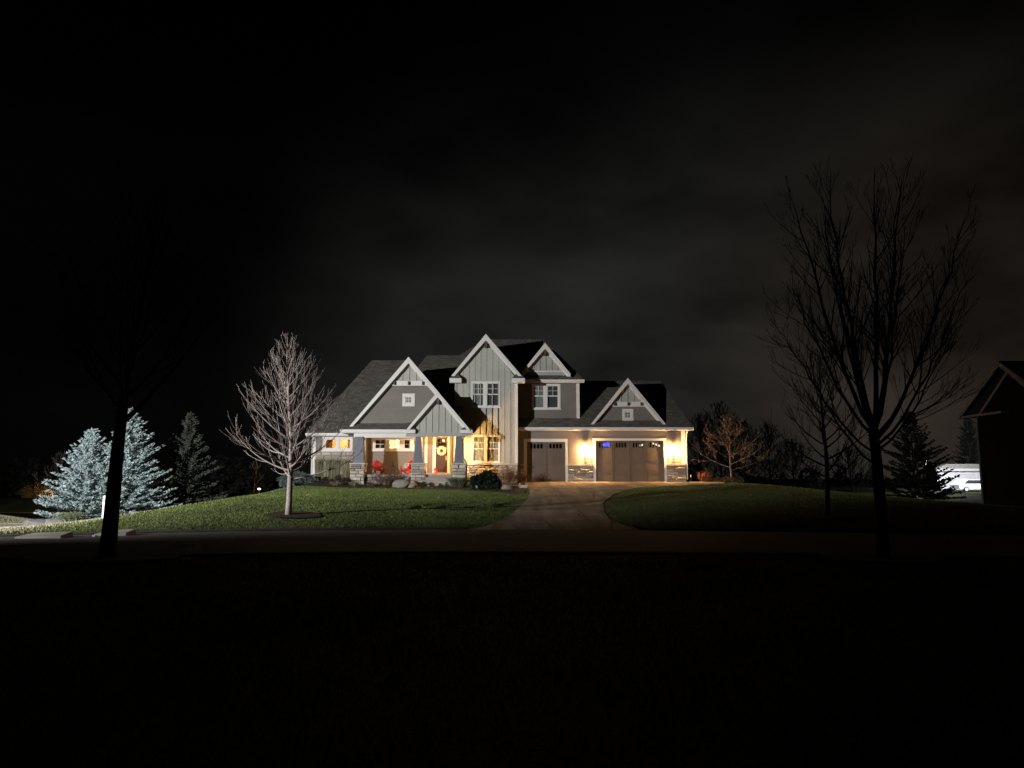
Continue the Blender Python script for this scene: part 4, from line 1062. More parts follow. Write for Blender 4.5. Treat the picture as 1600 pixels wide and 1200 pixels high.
def twiggy(base, w, h, n, label, m, seed, name='bare_shrub', leaf=None, nleaf=0, group=None, r=.010, depth=None):
    random.seed(seed); t = thing(name, label, 'shrub', base, group); b = Vector(base); mb = MB(); tips = []
    for i in range(n):
        a = random.uniform(0, 6.28); rr_ = math.sqrt(random.random()); s = Vector((math.cos(a)*rr_*w*.25, math.sin(a)*rr_*(depth or w)*.25, -.03))
        d = Vector((math.cos(a)*rr_*w*.5/h, math.sin(a)*rr_*(depth or w)*.5/h, 1)).normalized(); L_ = h*random.uniform(.6, 1.05)*(1-.25*rr_)
        limb(mb, b+s, d, L_, r, 1, .15, .10, {1: 6}, .0035, (22, 55), nseg=5, n=3)
        tips.append(b+s+d*L_)
    part(mb, 'stems', m, t)
    if nleaf:
        V = []
        for i in range(nleaf):
            tp = random.choice(tips); q = b.lerp(tp, random.uniform(.35, 1.05))+rand_dir()*.12*w*.5
            d = rand_dir()*random.uniform(.02, .042); e = d.orthogonal().normalized()*.02
            V += [q-d, q+e, q+d, q-e]
        np_mesh('leaves', np.array([tuple(v-b) for v in V]), 4, leaf, t)
    return t
def leafy(base, rx, ry, rz, n, label, m, seed, name='evergreen_shrub', size=.07, lumps=14, group=None, flat=.0):
    random.seed(seed); t = thing(name, label, 'shrub', base, group); b = Vector(base)
    part(MB().tube([b+Vector((0, 0, -.1)), b+Vector((0, 0, rz*.9))], [.06, .02], 6), 'stem', BARK_DARK, t)
    V = []; ls = []
    for i in range(lumps):
        d = rand_dir(); d.z = abs(d.z)
        ls.append((Vector((d.x*rx*.66, d.y*ry*.66, rz*.18+d.z*rz*.66)), random.uniform(.26, .46)))
    for i in range(n):
        c, s = random.choice(ls); d = rand_dir(); k = random.random()**.35
        p = b+c+Vector((d.x*rx*s*k, d.y*ry*s*k, d.z*rz*s*k))
        if p.z < b.z+.02: p.z = b.z+random.uniform(.02, .12)
        d2 = (d+rand_dir()*.8+Vector((0, 0, .4))).normalized()*size*random.uniform(.6, 1.3); e = d2.orthogonal().normalized()*size*.32
        V += [p, p+d2*.5+e, p+d2, p+d2*.5-e]
    np_mesh('foliage', np.array([tuple(v-b) for v in V]), 4, m, t); return t
def grass_clump(base, w, h, n, label, m, seed, arch=.5, depth=None, group=None):
    random.seed(seed); t = thing('ornamental_grass', label, 'grass clump', base, group); b = Vector(base); V = []
    for i in range(n):
        a = random.uniform(0, 6.28); q = math.sqrt(random.random())
        s = Vector((math.cos(a)*q*w*.35, math.sin(a)*q*(depth or w)*.35, 0)); hh = h*random.uniform(.72, 1.05)
        o = Vector((math.cos(a), math.sin(a), 0))*arch*random.uniform(.1, 1)*w*.4; wd = Vector((random.uniform(-1, 1), random.uniform(-1, 1), 0)).normalized()*.011
        p0, p1, p2 = b+s, b+s+o*.35+Vector((0, 0, hh*.6)), b+s+o+Vector((0, 0, hh))
        V += [p0-wd, p0+wd, p1+wd, p1-wd,  p1-wd, p1+wd, p2+wd*.5, p2-wd*.5]
    np_mesh('blades', np.array([tuple(v-b) for v in V]), 4, m, t); return t
def boulder(loc, sx, sy, sz, label, seed, name='boulder', m=None):
    import bmesh
    bm = bmesh.new(); bmesh.ops.create_icosphere(bm, subdivisions=3, radius=1); rr_ = random.Random(seed)
    ds = [(Vector((rr_.gauss(0, 1), rr_.gauss(0, 1), rr_.gauss(0, 1))).normalized(), rr_.uniform(.62, .92)) for _ in range(13)]
    for v in bm.verts:
        for d, c in ds:
            k = v.co.dot(d)
            if k > c: v.co -= d*(k-c)*.9
        v.co *= 1+rr_.uniform(-.015, .015); v.co = Vector((v.co.x*sx, v.co.y*sy, v.co.z*sz))
    me = bpy.data.meshes.new(name); bm.to_mesh(me); bm.free(); me.materials.append(m or BOULDER)
    o = link(name, me, None, loc); o.rotation_euler = (0, 0, rr_.uniform(-.25, .25)); return setp(o, label, 'boulder')
def G(px, Y, py=760): x = X(px, Y, py); return (x, Y, hz(x, Y)+.02)

# ================================================================== foundation planting
JUN = mat('blue_juniper', (.15, .195, .19), .8, 3, .25, island=.35)
MUGO = mat('dark_mugo_needles', (.028, .042, .030), .8, 3, .3, island=.35)
TAN = mat('tan_grass_blades', (.29, .275, .17), .85, 3, .25, island=.3)
TWIG_RED = mat('red_brown_twigs', (.16, .085, .062), .85, 4, .3, island=.2)
TWIG_RUST = mat('rusty_dry_leaves', (.20, .105, .05), .85, 4, .3, island=.35)
BROWNLEAF = mat('brown_leaves', (.075, .048, .038), .85, 4, .3, island=.35)
GREENLEAF = mat('green_mound_leaves', (.05, .07, .035), .85, 4, .3, island=.35)
PALE = mat('pale_dry_leaves', (.26, .22, .17), .85, 4, .3, island=.3)
leafy(G(465, 49.3), 1.35, .9, .72, 5200, 'low spreading blue grey juniper at the left corner of the house', JUN, 3, 'juniper_shrub', .10, 22)
leafy(G(447, 47.6), .55, .5, .42, 1500, 'small blue grey juniper mound at the lawn edge left of the house', JUN, 4, 'juniper_shrub', .09, 10)
for i, (px, lab) in enumerate(((499, 'tall pale ornamental grass nearest the left house corner'), (512, 'second tall pale grass clump under the warm left window'), (525, 'third tall pale grass clump left of the first column'), (538, 'tall pale grass clump right against the first stone pier'))):
    grass_clump(G(px, 50.5), .9, 1.5, 900, lab, TAN, 20+i, .22, group='tall grasses below the left window')
leafy(G(531, 48.4), .75, .5, .5, 2200, 'dark brown low shrub in front of the tall grasses', BROWNLEAF, 5, 'low_shrub', .06)
leafy(G(512, 48.6), .5, .45, .42, 1300, 'smaller dark brown shrub by the left end of the tall grasses', BROWNLEAF, 6, 'low_shrub', .06)
twiggy(G(524, 47.2), .9, .35, 26, 'pale dry perennial tuft at the lawn edge below the tall grasses', PALE, 7, 'dry_perennial', PALE, 500)
twiggy(G(553, 47.3), .7, .40, 24, 'pale dry perennial in front of the first stone pier', PALE, 8, 'dry_perennial', PALE, 400)
twiggy(G(598, 47.8), 1.5, 1.15, 60, 'bare reddish shrub in front of the left red chair', TWIG_RED, 9, leaf=TWIG_RED, nleaf=900)
twiggy(G(618, 48.2), 1.15, 1.0, 46, 'bare reddish shrub behind the pale boulder', TWIG_RED, 10, leaf=TWIG_RED, nleaf=600)
twiggy(G(580, 47.0), .7, .45, 26, 'low brown twiggy shrub at the foot of the first column', TWIG_RED, 11, leaf=BROWNLEAF, nleaf=300)
x, y, z = G(627, 46.4); boulder((x, y, z+.10), .62, .42, .40, 'large pale boulder on the mulch below the porch', 2)
x, y, z = G(645, 46.5); boulder((x, y, z+.06), .40, .34, .32, 'low brownish boulder right of the pale boulder', 5, m=mat('brown_boulder', (.27, .22, .15), .85, 3, .2, .6, 16))
leafy(G(655, 47.3), .5, .35, .35, 900, 'small brown shrub at the foot of the middle pier', BROWNLEAF, 12, 'low_shrub', .06)
labs = ('low green mound plant left of the porch steps edge', 'second low green mound in front of the steps', 'low green mound plant in the middle of the steps', 'low green mound by the right end of the steps')
for i, px in enumerate((662, 674, 686, 699)):
    leafy(G(px, 46.5), .27, .22, .24+.03*(i % 2), 420, labs[i], GREENLEAF, 30+i, 'mound_plant', .05, 8, 'low mounds in front of the porch steps')
grass_clump(G(717, 46.8), 1.2, .62, 650, 'arching green grass clump at the foot of the right stone pier', mat('green_grass_clump', (.13, .14, .085), .85, 3, .3, island=.3), 40, 1.2)
leafy(G(757, 45.3), .95, .75, .90, 6000, 'big dark round mugo pine in front of the tall gable', MUGO, 13, 'mugo_pine', .13, 26)
twiggy(G(792, 49.7), 1.9, 1.30, 80, 'rusty brown shrub against the stone base of the tall gable', TWIG_RUST, 14, leaf=TWIG_RUST, nleaf=2600, depth=1.2)
twiggy(G(818, 51.6), .5, .8, 22, 'rusty twiggy shrub beside the single garage door', TWIG_RUST, 15, leaf=TWIG_RUST, nleaf=500)
x, y, z = G(792.5, 44.8); boulder((x, y, z+.08), .36, .3, .26, 'small grey stone at the mulch edge near the driveway', 8)
# front edging slabs along the walk
def slab_stone(x0, x1, y0, y1, z0, z1, label, name='edging_stone', cat='stone', m=None, group=None, tilt=0):
    mb = MB(); j = lambda: random.uniform(-.02, .02)
    mb.add([(x0, y0, z0), (x1, y0, z0), (x1, y1, z0), (x0, y1, z0), (x0+.02+j(), y0+.02, z1+j()*.3), (x1-.02+j(), y0+.02, z1+tilt), (x1-.02, y1-.02, z1+tilt), (x0+.02, y1-.02, z1)],
           [(0,3,2,1),(4,5,6,7),(0,1,5,4),(1,2,6,5),(2,3,7,6),(3,0,4,7)])
    return setp(mb.build(name, m or STONEC), label, cat, group)
for a, b, lab in ((779, 792, 'pale edging slab right of the mugo pine'), (811, 824, 'pale edging slab beside the driveway corner')):
    x0, x1 = X(a, 46.4, 759), X(b, 46.4, 759); z = hz((x0+x1)/2, 46.4); slab_stone(x0, x1, 46.25, 46.6, z-.05, z+.2, lab)
def path_light(px, Y, label, h=.35):
    x, y, z = G(px, Y); t = thing('path_light', label, 'path light', (x, y, z), 'small unlit path lights')
    part(MB().tube([(x, y, z-.05), (x, y, z+h)], .014, 6), 'stake', METAL, t)
    part(MB().lathe([(.05, h-.10), (.055, h), (.085, h+.01), (.02, h+.06)], (x, y, z), 10), 'head', mat('brushed_steel', (.55, .57, .60), .35, 5, .1, metal=.5), t)
path_light(791.6, 47.0, 'small path light above the grey stone by the rusty shrub')
path_light(812.5, 44.6, 'small path light on the mulch next to the driveway')
path_light(745, 44.2, 'small path light low in front of the mugo pine', .22)
path_light(1080, 52.2, 'small pale path light right of the house corner', .42)
# right side bed
bare_tree('crabapple_tree', G(1143, 52.0), 4.8, .9, .085, 20, 6.4, 'twisted bare crabapple right of the garage, warmly lit on its left', mat('crabapple_bark', (.20, .155, .12), .85, 9, .3, .4, 40), 21, low=78, top=35, tipr=.011, kids={1: 4, 2: 8}, up=.35, cat='tree')
cb = bpy.data.objects['crabapple_tree']; cw = [v.co.copy() for v in [c for c in cb.children if c.name.startswith('crown')][0].data.vertices]
V = []
for q in random.sample(cw, min(len(cw), 5200)):
    q = q+rand_dir()*.05; d = rand_dir()*.04; e = d.orthogonal().normalized()*.028; V += [tuple(q-d), tuple(q+e), tuple(q+d), tuple(q-e)]
np_mesh('dried_fruit', np.array(V), 4, mat('dried_fruit_skin', (.24, .13, .07), .8, 4, .3, island=.35), cb, 'stuff')
twiggy(G(1101, 51.9), 1.15, .95, 46, 'small reddish shrub just right of the house corner', TWIG_RUST, 22, leaf=mat('red_leaves', (.26, .085, .045), .85, 4, .3, island=.3), nleaf=900)
leafy(G(1137, 51.2), 1.15, .5, .36, 2200, 'low straw coloured spreading shrub under the crabapple', mat('straw_leaves', (.19, .15, .075), .85, 4, .3, island=.3), 23, 'low_shrub', .08)
# ================================================================== trees
def mulch_ring(x, y, rx, ry):
    poly = [(x+rx*math.cos(a*.2618)*(1+.06*math.sin(a*3.1)), y+ry*math.sin(a*.2618)) for a in range(24)]
    drape('mulch_ring', poly, .05, SOIL, .4)
def gp(px, py, Y0=26.0, Y1=60.0):
    """first point of the terrain met by the sight line through a photo pixel"""
    y = Y0
    while y < Y1:
        p = at(px, py, y)
        if p.z <= hz(p.x, y): return p
        y += .05
    return at(px, py, Y1)
p = gp(453, 806, 22); mulch_ring(p.x+.15, p.y, .98, .75)
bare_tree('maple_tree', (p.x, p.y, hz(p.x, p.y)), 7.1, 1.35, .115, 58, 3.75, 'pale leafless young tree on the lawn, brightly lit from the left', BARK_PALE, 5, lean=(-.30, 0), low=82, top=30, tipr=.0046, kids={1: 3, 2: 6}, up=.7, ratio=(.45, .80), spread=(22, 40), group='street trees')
p2 = gp(1294, 808, 22); mulch_ring(p2.x, p2.y, .95, .7)
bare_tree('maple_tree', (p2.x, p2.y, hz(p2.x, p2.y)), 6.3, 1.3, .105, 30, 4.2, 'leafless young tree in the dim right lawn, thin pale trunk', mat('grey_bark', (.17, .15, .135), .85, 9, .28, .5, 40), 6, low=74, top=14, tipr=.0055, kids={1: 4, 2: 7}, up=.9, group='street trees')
# two dark trees on the near verge
xt, yt = -8.35, 15.6; zt_ = hz(xt, yt); mulch_ring(xt, yt, 1.5, 1.1)
bare_tree('maple_tree', (xt, yt, zt_), 8.6, 2.9, .165, 30, 5.0, 'black foreground trunk at left, silhouetted against the bright spruces', BARK_DARK, 8, lean=(.55, .1), low=50, top=12, tipr=.005, kids={1: 4, 2: 7}, up=.8, flare=1.15, group='street trees')
xt, yt = 7.62, 15.6; zt_ = hz(xt, yt); mulch_ring(xt, yt, 1.2, .9)
def vase_tree(base, label, seed):
    random.seed(seed); t = thing('maple_tree', label, 'tree', base, 'street trees'); b = Vector(base); mb = MB(); tm = MB()
    tm.tube([b+Vector((0, 0, -.1)), b+Vector((0, 0, .9)), b+Vector((-.02, 0, 2.0)), b+Vector((-.05, .02, 2.7))], [.15, .115, .105, .10], 10)
    part(tm, 'trunk', BARK_DARK, t, smooth=True)
    f = b+Vector((-.05, .02, 2.55))
    # (target offset at the tip, start height, radius): the main leaders read off the photograph
    lead = [((-1.4, .3, 7.9), 2.6, .080), ((-.85, -.2, 8.1), 2.7, .085), ((.35, .1, 8.3), 2.6, .095), ((1.0, .3, 8.1), 2.7, .075), ((-1.75, -.3, 5.7), 2.5, .055), ((2.1, -.2, 7.2), 2.5, .065),
            ((2.35, .3, 6.0), 2.3, .05), ((2.15, .6, 4.9), 2.2, .042), ((-1.4, .6, 4.6), 1.9, .042), ((-1.85, .2, 4.9), 2.15, .042), ((.4, -.9, 7.9), 2.7, .07), ((-.5, .9, 8.1), 2.7, .07), ((1.4, .9, 7.6), 2.6, .06), ((1.5, -.8, 6.5), 2.4, .05), ((-1.3, -.9, 6.9), 2.5, .05)]
    for (ox, oy, oz), z0, r_ in lead:
        s = b+Vector((-.03, 0, z0)); e = b+Vector((ox, oy, oz)); k = 12; pts = []; rads = []
        wob = [random.uniform(-.07, .07) for _ in range(2*(k+1))]
        for i in range(k+1):
            g = i/k; w_ = g**.72
            pts.append(Vector((s.x+(e.x-s.x)*w_+wob[i]*g, s.y+(e.y-s.y)*w_+wob[k+1+i]*g, s.z+(e.z-s.z)*g))); rads.append(r_*.56*(1-g)**.75+.003)
        mb.tube(pts, rads, 6, cap=False)
        n_ = int(14+8*(oz-3)/5)
        for j in range(n_):
            g = random.uniform(.2, .97); q = g*k; i = min(int(q), k-1); pp = pts[i].lerp(pts[i+1], q-i); base_ = (pts[i+1]-pts[i]).normalized()
            sd = base_.cross(rand_dir()).normalized(); an = R(random.uniform(22, 46)); L_ = random.uniform(.7, 2.1)*(1-.55*g)
            limb(mb, pp, base_*math.cos(an)+sd*math.sin(an), L_, max(.006, rads[i]*.5), 2, .55, .05, {1: 3, 2: 6}, .0036, (18, 36), ratio=(.45, .75))
    part(mb, 'crown', BARK_DARK, t, smooth=True); return t
vase_tree((xt, yt, zt_), 'tall dark foreground tree at right with ascending bare branches against the sky', 11)
# spruces
conifer(G(135, 45.5, 808), 5.6, 5.2, 'leftmost blue spruce, brightest and bluest of the row', SPRUCE, 31, 'spruces at the left edge of the yard', 1.2)
conifer(G(195, 46.3, 806), 6.9, 5.6, 'middle blue spruce half hidden by the black foreground trunk', SPRUCE, 32, 'spruces at the left edge of the yard', 1.1)
conifer(G(290, 50.5, 800), 7.2, 4.7, 'tall dim spruce nearest the lawn tree, mostly in shadow', SPRUCE_SHADED, 33, 'spruces at the left edge of the yard', .55)
leafy(G(112, 43, 808), .9, .7, .55, 1500, 'low pale green shrub at the foot of the leftmost spruce', mat('pale_green_leaves', (.13, .155, .09), .85, 3, .3, island=.3), 34, 'low_shrub', .09)
bare_tree('bare_tree', (X(95, 56, 760), 56, hz(X(95, 56), 56)), 5.6, 1.0, .08, 22, 4.6, 'faint bare tree behind the leftmost spruce', mat('purple_grey_bark', (.075, .055, .055), .9, 9, .3), 35, low=60, top=15, tipr=.007, kids={1: 2, 2: 5})
# ================================================================== left foreground details
post = MB(); px_, py_ = X(165, 27.5, 790), 27.5; zz_ = hz(px_, py_)
t = thing('utility_post', 'bright white marker post partly hidden by the black trunk', 'post', (px_, py_, zz_))
part(MB().lathe([(.10, -.1), (.10, .78), (.085, .82), (.03, .84)], (px_, py_, zz_), 12), 'tube', mat('white_plastic', (.78, .80, .84), .45, 2, .05), t)
part(MB().lathe([(.108, .60), (.108, .70)], (px_, py_, zz_), 12), 'band', mat('grey_band', (.4, .42, .46), .5), t)
def kerb_block(x0, x1, y, label):
    z = .0
    mb = MB().add([(x0, y, z-.05), (x1, y, z-.05), (x1-.06, y+.75, z-.05), (x0+.12, y+.75, z-.05), (x0+.02, y+.02, z+.07), (x1-.02, y+.02, z+.10), (x1-.1, y+.72, z+.17), (x0+.14, y+.72, z+.13)],
             [(0,3,2,1),(4,5,6,7),(0,1,5,4),(1,2,6,5),(2,3,7,6),(3,0,4,7)])
    return setp(mb.build('kerb_block', CONC), label, 'kerb block', 'concrete kerb pieces at the left of the road')
yk = float(kerb(-15.0))
kerb_block(X(27, yk-.8, 838), X(100, yk-.8, 838), yk-.95, 'long tilted concrete kerb slab at the far left of the road')
yk = float(kerb(-12.5))
kerb_block(X(146, yk-.9, 834), X(197, yk-.9, 834), yk-.9, 'short concrete kerb slab just behind the black trunk')
xr_, yr_ = X(146.5, yk-1.2, 838), yk-1.15
t = thing('road_reflector', 'tiny bright reflector stud at the corner of the short kerb slab', 'reflector', (xr_, yr_, .03))
part(MB().box(xr_-.05, xr_+.05, yr_-.05, yr_+.05, .0, .05), 'base', METAL, t); part(MB().box(xr_-.04, xr_+.04, yr_-.06, yr_-.051, .01, .06), 'lens', mat('reflector_lens', (.85, .85, .85), .2, metal=.3), t)
for i, (px, Y, s, lab) in enumerate(((57, 37.5, .62, 'grey boulder with a shadowed side at the far left of the verge'), (84, 37, .55, 'pale low boulder left of the spruce, right of the grey boulder'), (98, 38.5, .42, 'small pale boulder closest to the leftmost spruce'))):
    x, y, z = G(px, Y, 803); boulder((x, y, z+.05), s, s*.7, s*.55, lab, 40+i, m=mat('verge_boulder', (.15, .15, .145), .9, 3, .3, .6, 16))
# side road to the left
drape('side_road', [(-34, 33.5), (-21.6, 34.2), (-20.6, 36.5), (-22.5, 39), (-36, 41)], .05, mat('side_road_concrete', (.27, .28, .28), .85, .6, .2, .3, 30), 1.0)
# ================================================================== lawn and verge grass
def blades(name, n, x0, x1, y0, y1, hgt, wid, m, inside=None, outside=(), dens=None, label=None, cond=None):
    x = NR.uniform(x0, x1, n); y = y0+(y1-y0)*NR.random(n)**(dens or 1.0)
    k = np.ones(n, bool)
    for p_ in outside: k &= ~pip(x, y, p_)
    if inside is not None: k &= pip(x, y, inside)
    if cond: k &= cond(x, y)
    x, y = x[k], y[k]; z = H(x, y); n = len(x)
    pat = .8+.25*np.sin(x*1.3+2*np.sin(y*.9))*np.cos(y*1.1+np.sin(x*.7))
    a = NR.uniform(0, 6.28, n); h = hgt*NR.uniform(.45, 1.25, n)*pat; w = wid*NR.uniform(.6, 1.3, n); lx_ = NR.normal(0, .5, n)*h; ly_ = NR.normal(0, .5, n)*h
    v = np.empty((n, 3, 3), np.float32)
    v[:, 0] = np.stack([x-np.cos(a)*w, y-np.sin(a)*w, z-.01], -1); v[:, 1] = np.stack([x+np.cos(a)*w, y+np.sin(a)*w, z-.01], -1); v[:, 2] = np.stack([x+lx_, y+ly_, z+h], -1)
    o = np_mesh(name, v.reshape(-1, 3), 3, m, None, 'stuff'); return o
def on_bank(x, y): d = y-kerb(x); return d > .32
RIGHTPAVE = DRIVE
rings = [[(cx+rx*math.cos(a*.2618), cy+ry*math.sin(a*.2618)) for a in range(24)] for cx, cy, rx, ry in ((p.x+.15, p.y, 1.1, .85), (p2.x, p2.y, .9, .65), (-8.35, 15.6, 1.45, 1.05), (7.62, 15.6, 1.15, .85))]
blades('lawn_grass', 230000, -15.5, 1.2, 22, 49, .052, .014, GRASS, outside=[DRIVE, BED, WALK]+rings, dens=1.25, cond=lambda x, y: on_bank(x, y) & (x > -15.2+NR.normal(0, .5, len(x))))
blades('lawn_grass', 130000, 3.4, 24, 22, 52, .052, .014, GRASS, outside=[DRIVE, RBED]+rings, dens=1.25, cond=on_bank)
blades('dry_verge_grass', 190000, -36, -13.6, 20, 50, .085, .016, DRYGRASS, outside=[[(-34, 33.5), (-21.6, 34.2), (-20.6, 36.5), (-22.5, 39), (-36, 41)], BED]+rings, dens=1.3, cond=lambda x, y: on_bank(x, y) & (x < -14.6+NR.normal(0, .6, len(x))))
def near_side(x, y): return y < kerb(x)-8.35
blades('foreground_grass', 150000, -11, 11, 2.2, 17.2, .055, .007, GRASS, outside=rings, dens=.8, cond=near_side)
# scattered fallen leaves
def leaves(n, x0, x1, y0, y1, s, cond=None, outside=()):
    x = NR.uniform(x0, x1, n); y = NR.uniform(y0, y1, n); k = np.ones(n, bool)
    for p_ in outside: k &= ~pip(x, y, p_)
    if cond: k &= cond(x, y)
    x, y = x[k], y[k]; z = H(x, y)+.05; n = len(x); a = NR.uniform(0, 6.28, n); q = s*NR.uniform(.6, 1.3, n); tl_ = NR.uniform(-.03, .05, n)
    c, s_ = np.cos(a)*q, np.sin(a)*q; v = np.empty((n, 4, 3), np.float32)
    v[:, 0] = np.stack([x-c, y-s_, z-tl_], -1); v[:, 1] = np.stack([x+s_*.6, y-c*.6, z], -1); v[:, 2] = np.stack([x+c, y+s_, z+tl_], -1); v[:, 3] = np.stack([x-s_*.6, y+c*.6, z], -1)
    return v.reshape(-1, 3)
V = np.concatenate([leaves(330, -15, 1, 24, 47, .055, on_bank, [DRIVE, BED]), leaves(220, 3.5, 22, 24, 50, .055, on_bank, [DRIVE]), leaves(120, -9, 9, 3.5, 17, .035, near_side), leaves(160, -28, -15, 21, 36, .06, on_bank)])
np_mesh('fallen_leaves', V, 4, mat('fallen_leaf', (.34, .28, .16), .8, 2, .35, island=.3), None, 'stuff')

# ================================================================== neighbours and distance
XN = 26.0                       # its gable wall lies in the plane x = XN and looks at our lawn
f_y = lambda px: XN*F/(px-800)
yc_, ya_ = f_y(1528.5), f_y(1583); hw_ = yc_-ya_; yo_ = f_y(1513)
zne = EYE+96.5*yo_/F; azn = EYE+184*ya_/F
nb = thing('house', 'dark neighbouring house cut by the right edge, only its pale rake and downspout showing', 'house', (XN, ya_, hz(XN, ya_)))
BRICKD = mat('dark_red_siding', (.007, .0045, .004), .95, 2, .2, .2, spec=.05)  # tone lowered to near black so the wall stays unlit
def sw(mb):
    mb.v = [(y, x, z) for x, y, z in mb.v]; mb.f = [q[::-1] for q in mb.f]; return mb
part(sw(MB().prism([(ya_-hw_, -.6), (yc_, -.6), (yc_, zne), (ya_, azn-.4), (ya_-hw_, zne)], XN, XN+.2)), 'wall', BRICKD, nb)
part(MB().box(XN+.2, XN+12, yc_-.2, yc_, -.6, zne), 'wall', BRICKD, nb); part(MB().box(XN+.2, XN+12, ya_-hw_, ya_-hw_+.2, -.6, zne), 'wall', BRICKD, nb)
oh = yo_-yc_
for sg in (1, -1):
    ye = ya_+sg*(hw_+oh)
    part(sw(MB().prism([(ya_, azn), (ye, zne+.02), (ye, zne-.13), (ya_, azn-.17)], XN-.45, XN+12)), 'roof', SHINGLE, nb)
    GREYT = mat('toned_down_trim', (.11, .115, .125), .7, 3, .1)  # white trim toned down to grey so it reads as dimly lit
    part(sw(MB().prism([(ya_, azn-.02), (ye, zne), (ye, zne-.22), (ya_, azn-.30)], XN-.50, XN-.452)), 'rake_board', GREYT, nb)
    part(sw(MB().prism([(ya_, azn-.46), (ya_+sg*hw_, zne-.12), (ya_+sg*hw_, zne-.30), (ya_, azn-.66)], XN-.04, XN-.002)), 'frieze_board', GREYT, nb)
part(MB().box(XN-.46, XN-.006, f_y(1580), yo_, zne-.16, zne-.03), 'eave_return', GREYT, nb)
part(MB().tube([(XN-.3, yo_-.05, zne-.16), (XN-.08, yc_-.07, zne-.5), (XN-.08, yc_-.07, -.3)], .06, 6), 'downspout', GREYT, nb)
# floodlit house far off at right
YF = 92.0
fh = thing('house', 'distant white garage floodlit brightly, low at the right between dark trees', 'house', (X(1490, YF, 755), YF, Z(764, YF)))
fx0, fx1 = X(1462, YF, 740), X(1532, YF, 740); fz0, fz1 = Z(766, YF), Z(733, YF)
FW = mat('white_siding', (.74, .74, .76), .7, 2, .05)
fd1 = (X(1490, YF, 745), X(1526, YF, 745), fz0, Z(741, YF))
part(wall_holes(fx0, fx1, fz0, fz1, YF, YF+.2, [fd1]), 'wall', FW, fh)
gd = part(MB().box(fd1[0], fd1[1], YF+.06, YF+.1, fz0, fd1[3]), 'garage_door', FW, fh)
for i in range(4): part(MB().box(fd1[0]+.08, fd1[1]-.08, YF+.03, YF+.058, fz0+.06+i*(fd1[3]-fz0)/4, fz0-.06+(i+1)*(fd1[3]-fz0)/4), 'panel', FW, gd)
part(MB().prism([(fx0-.5, fz1), (fx1+.4, fz1), (fx1-.4, Z(725, YF)), (fx0+1.2, Z(725, YF))], YF-.5, YF+8), 'roof', mat('pale_roof', (.30, .29, .27), .9, 5, .2), fh)
part(MB().box(fx0-.5, fx1+.4, YF-.62, YF-.5, fz1-.25, fz1+.05), 'fascia', WHITE, fh)
def yard_light(loc, h, label, power, col, name='yard_light', spot=None, estr=60, r=.22):
    x, y, z = loc; t = thing(name, label, 'lamp', (x, y, z-h))
    part(MB().tube([(x, y+.1, z-h), (x, y+.1, z)], .06, 8), 'pole', METAL, t)
    part(MB().lathe([(r*.5, -r*.55), (r, -r*.2), (r, r*.2), (r*.5, r*.55)], loc, 12), 'head', mat('lamp_head_%s' % name, (.9, .9, .9), .4, 1, 0, emit=col, estr=estr), t, smooth=True)
    if power: lamp('yard_light_glow', 'POINT', (x, y-r-.35, z), power, col, shadow_soft_size=.2)
    return t
pz_ = at(1447, 718, 84); yard_light(tuple(pz_), pz_.z-hz(pz_.x, 84), 'bright white yard light left of the floodlit garage', 900, (.95, .96, 1.0), estr=14)
lamp('garage_flood', 'SPOT', (X(1500, 84, 700), 82.5, 4.6), 5200, (.93, .95, 1.0), spot_size=R(95), spot_blend=.6, shadow_soft_size=.1).rotation_euler = (Vector((X(1500, YF), YF, fz0+.6))-Vector((X(1500, 84), 82.5, 4.6))).to_track_quat('-Z', 'Y').to_euler()
# a pale car on the floodlit drive
cx_, cy_, cz_ = X(1520, 86, 752), 86, hz(X(1520, 86), 86)
car = thing('parked_car', 'pale parked car with dark windows in front of the floodlit garage', 'car', (cx_, cy_, cz_))
CARP = mat('pale_car_paint', (.62, .64, .68), .3, 2, .03)
part(MB().prism([(cx_-2.1, cz_+.35), (cx_+2.1, cz_+.35), (cx_+2.15, cz_+.75), (cx_+1.3, cz_+.95), (cx_+.7, cz_+1.42), (cx_-1.2, cz_+1.45), (cx_-1.9, cz_+1.0), (cx_-2.15, cz_+.85)], cy_-.85, cy_+.85), 'body', CARP, car)
part(MB().prism([(cx_-1.55, cz_+.98), (cx_+1.05, cz_+.98), (cx_+.62, cz_+1.36), (cx_-1.1, cz_+1.38)], cy_-.87, cy_-.852), 'window', METAL, car)
for s in (-1.3, 1.3):
    w_ = part(MB().tube([(cx_+s, cy_-.88, cz_+.33), (cx_+s, cy_-.66, cz_+.33)], .33, 14), 'wheel', METAL, car)
    part(MB().tube([(cx_+s, cy_-.90, cz_+.33), (cx_+s, cy_-.882, cz_+.33)], .19, 12), 'hubcap', CARP, w_)
# orange lit thicket far left
xo, yo = X(57, 103, 765), 103
ORL = mat('autumn_leaves', (.30, .20, .08), .85, 1.2, .3, island=.35)
bz_ = lambda x, y: hz(x, y)+(Z(778.5, 100)-hz(xo, 100))*max(0, 1-((y-101.5)/5.2)**2)
drape('berm', [(xo-9, 96.4), (xo+11, 96.4), (xo+11, 106.5), (xo-9, 106.5)], .0, LAWN, 1.0, height=bz_)
for i, (px, s, lab) in enumerate(((43, 1.5, 'leftmost orange lit bush far beyond the verge'), (58, 2.1, 'largest orange lit bush far behind the spruces'), (73, 1.6, 'orange lit bush nearest the leftmost spruce'))):
    x = X(px, yo, 760); z = bz_(x, yo)
    twiggy((x, yo, z), s*1.5, s*1.25, 40, lab, ORL, 60+i, 'distant_shrub', ORL, 900, 'orange lit bushes far at left', r=.03)
xl_, zl_ = X(55, 98, 772), bz_(xo, 98.6)
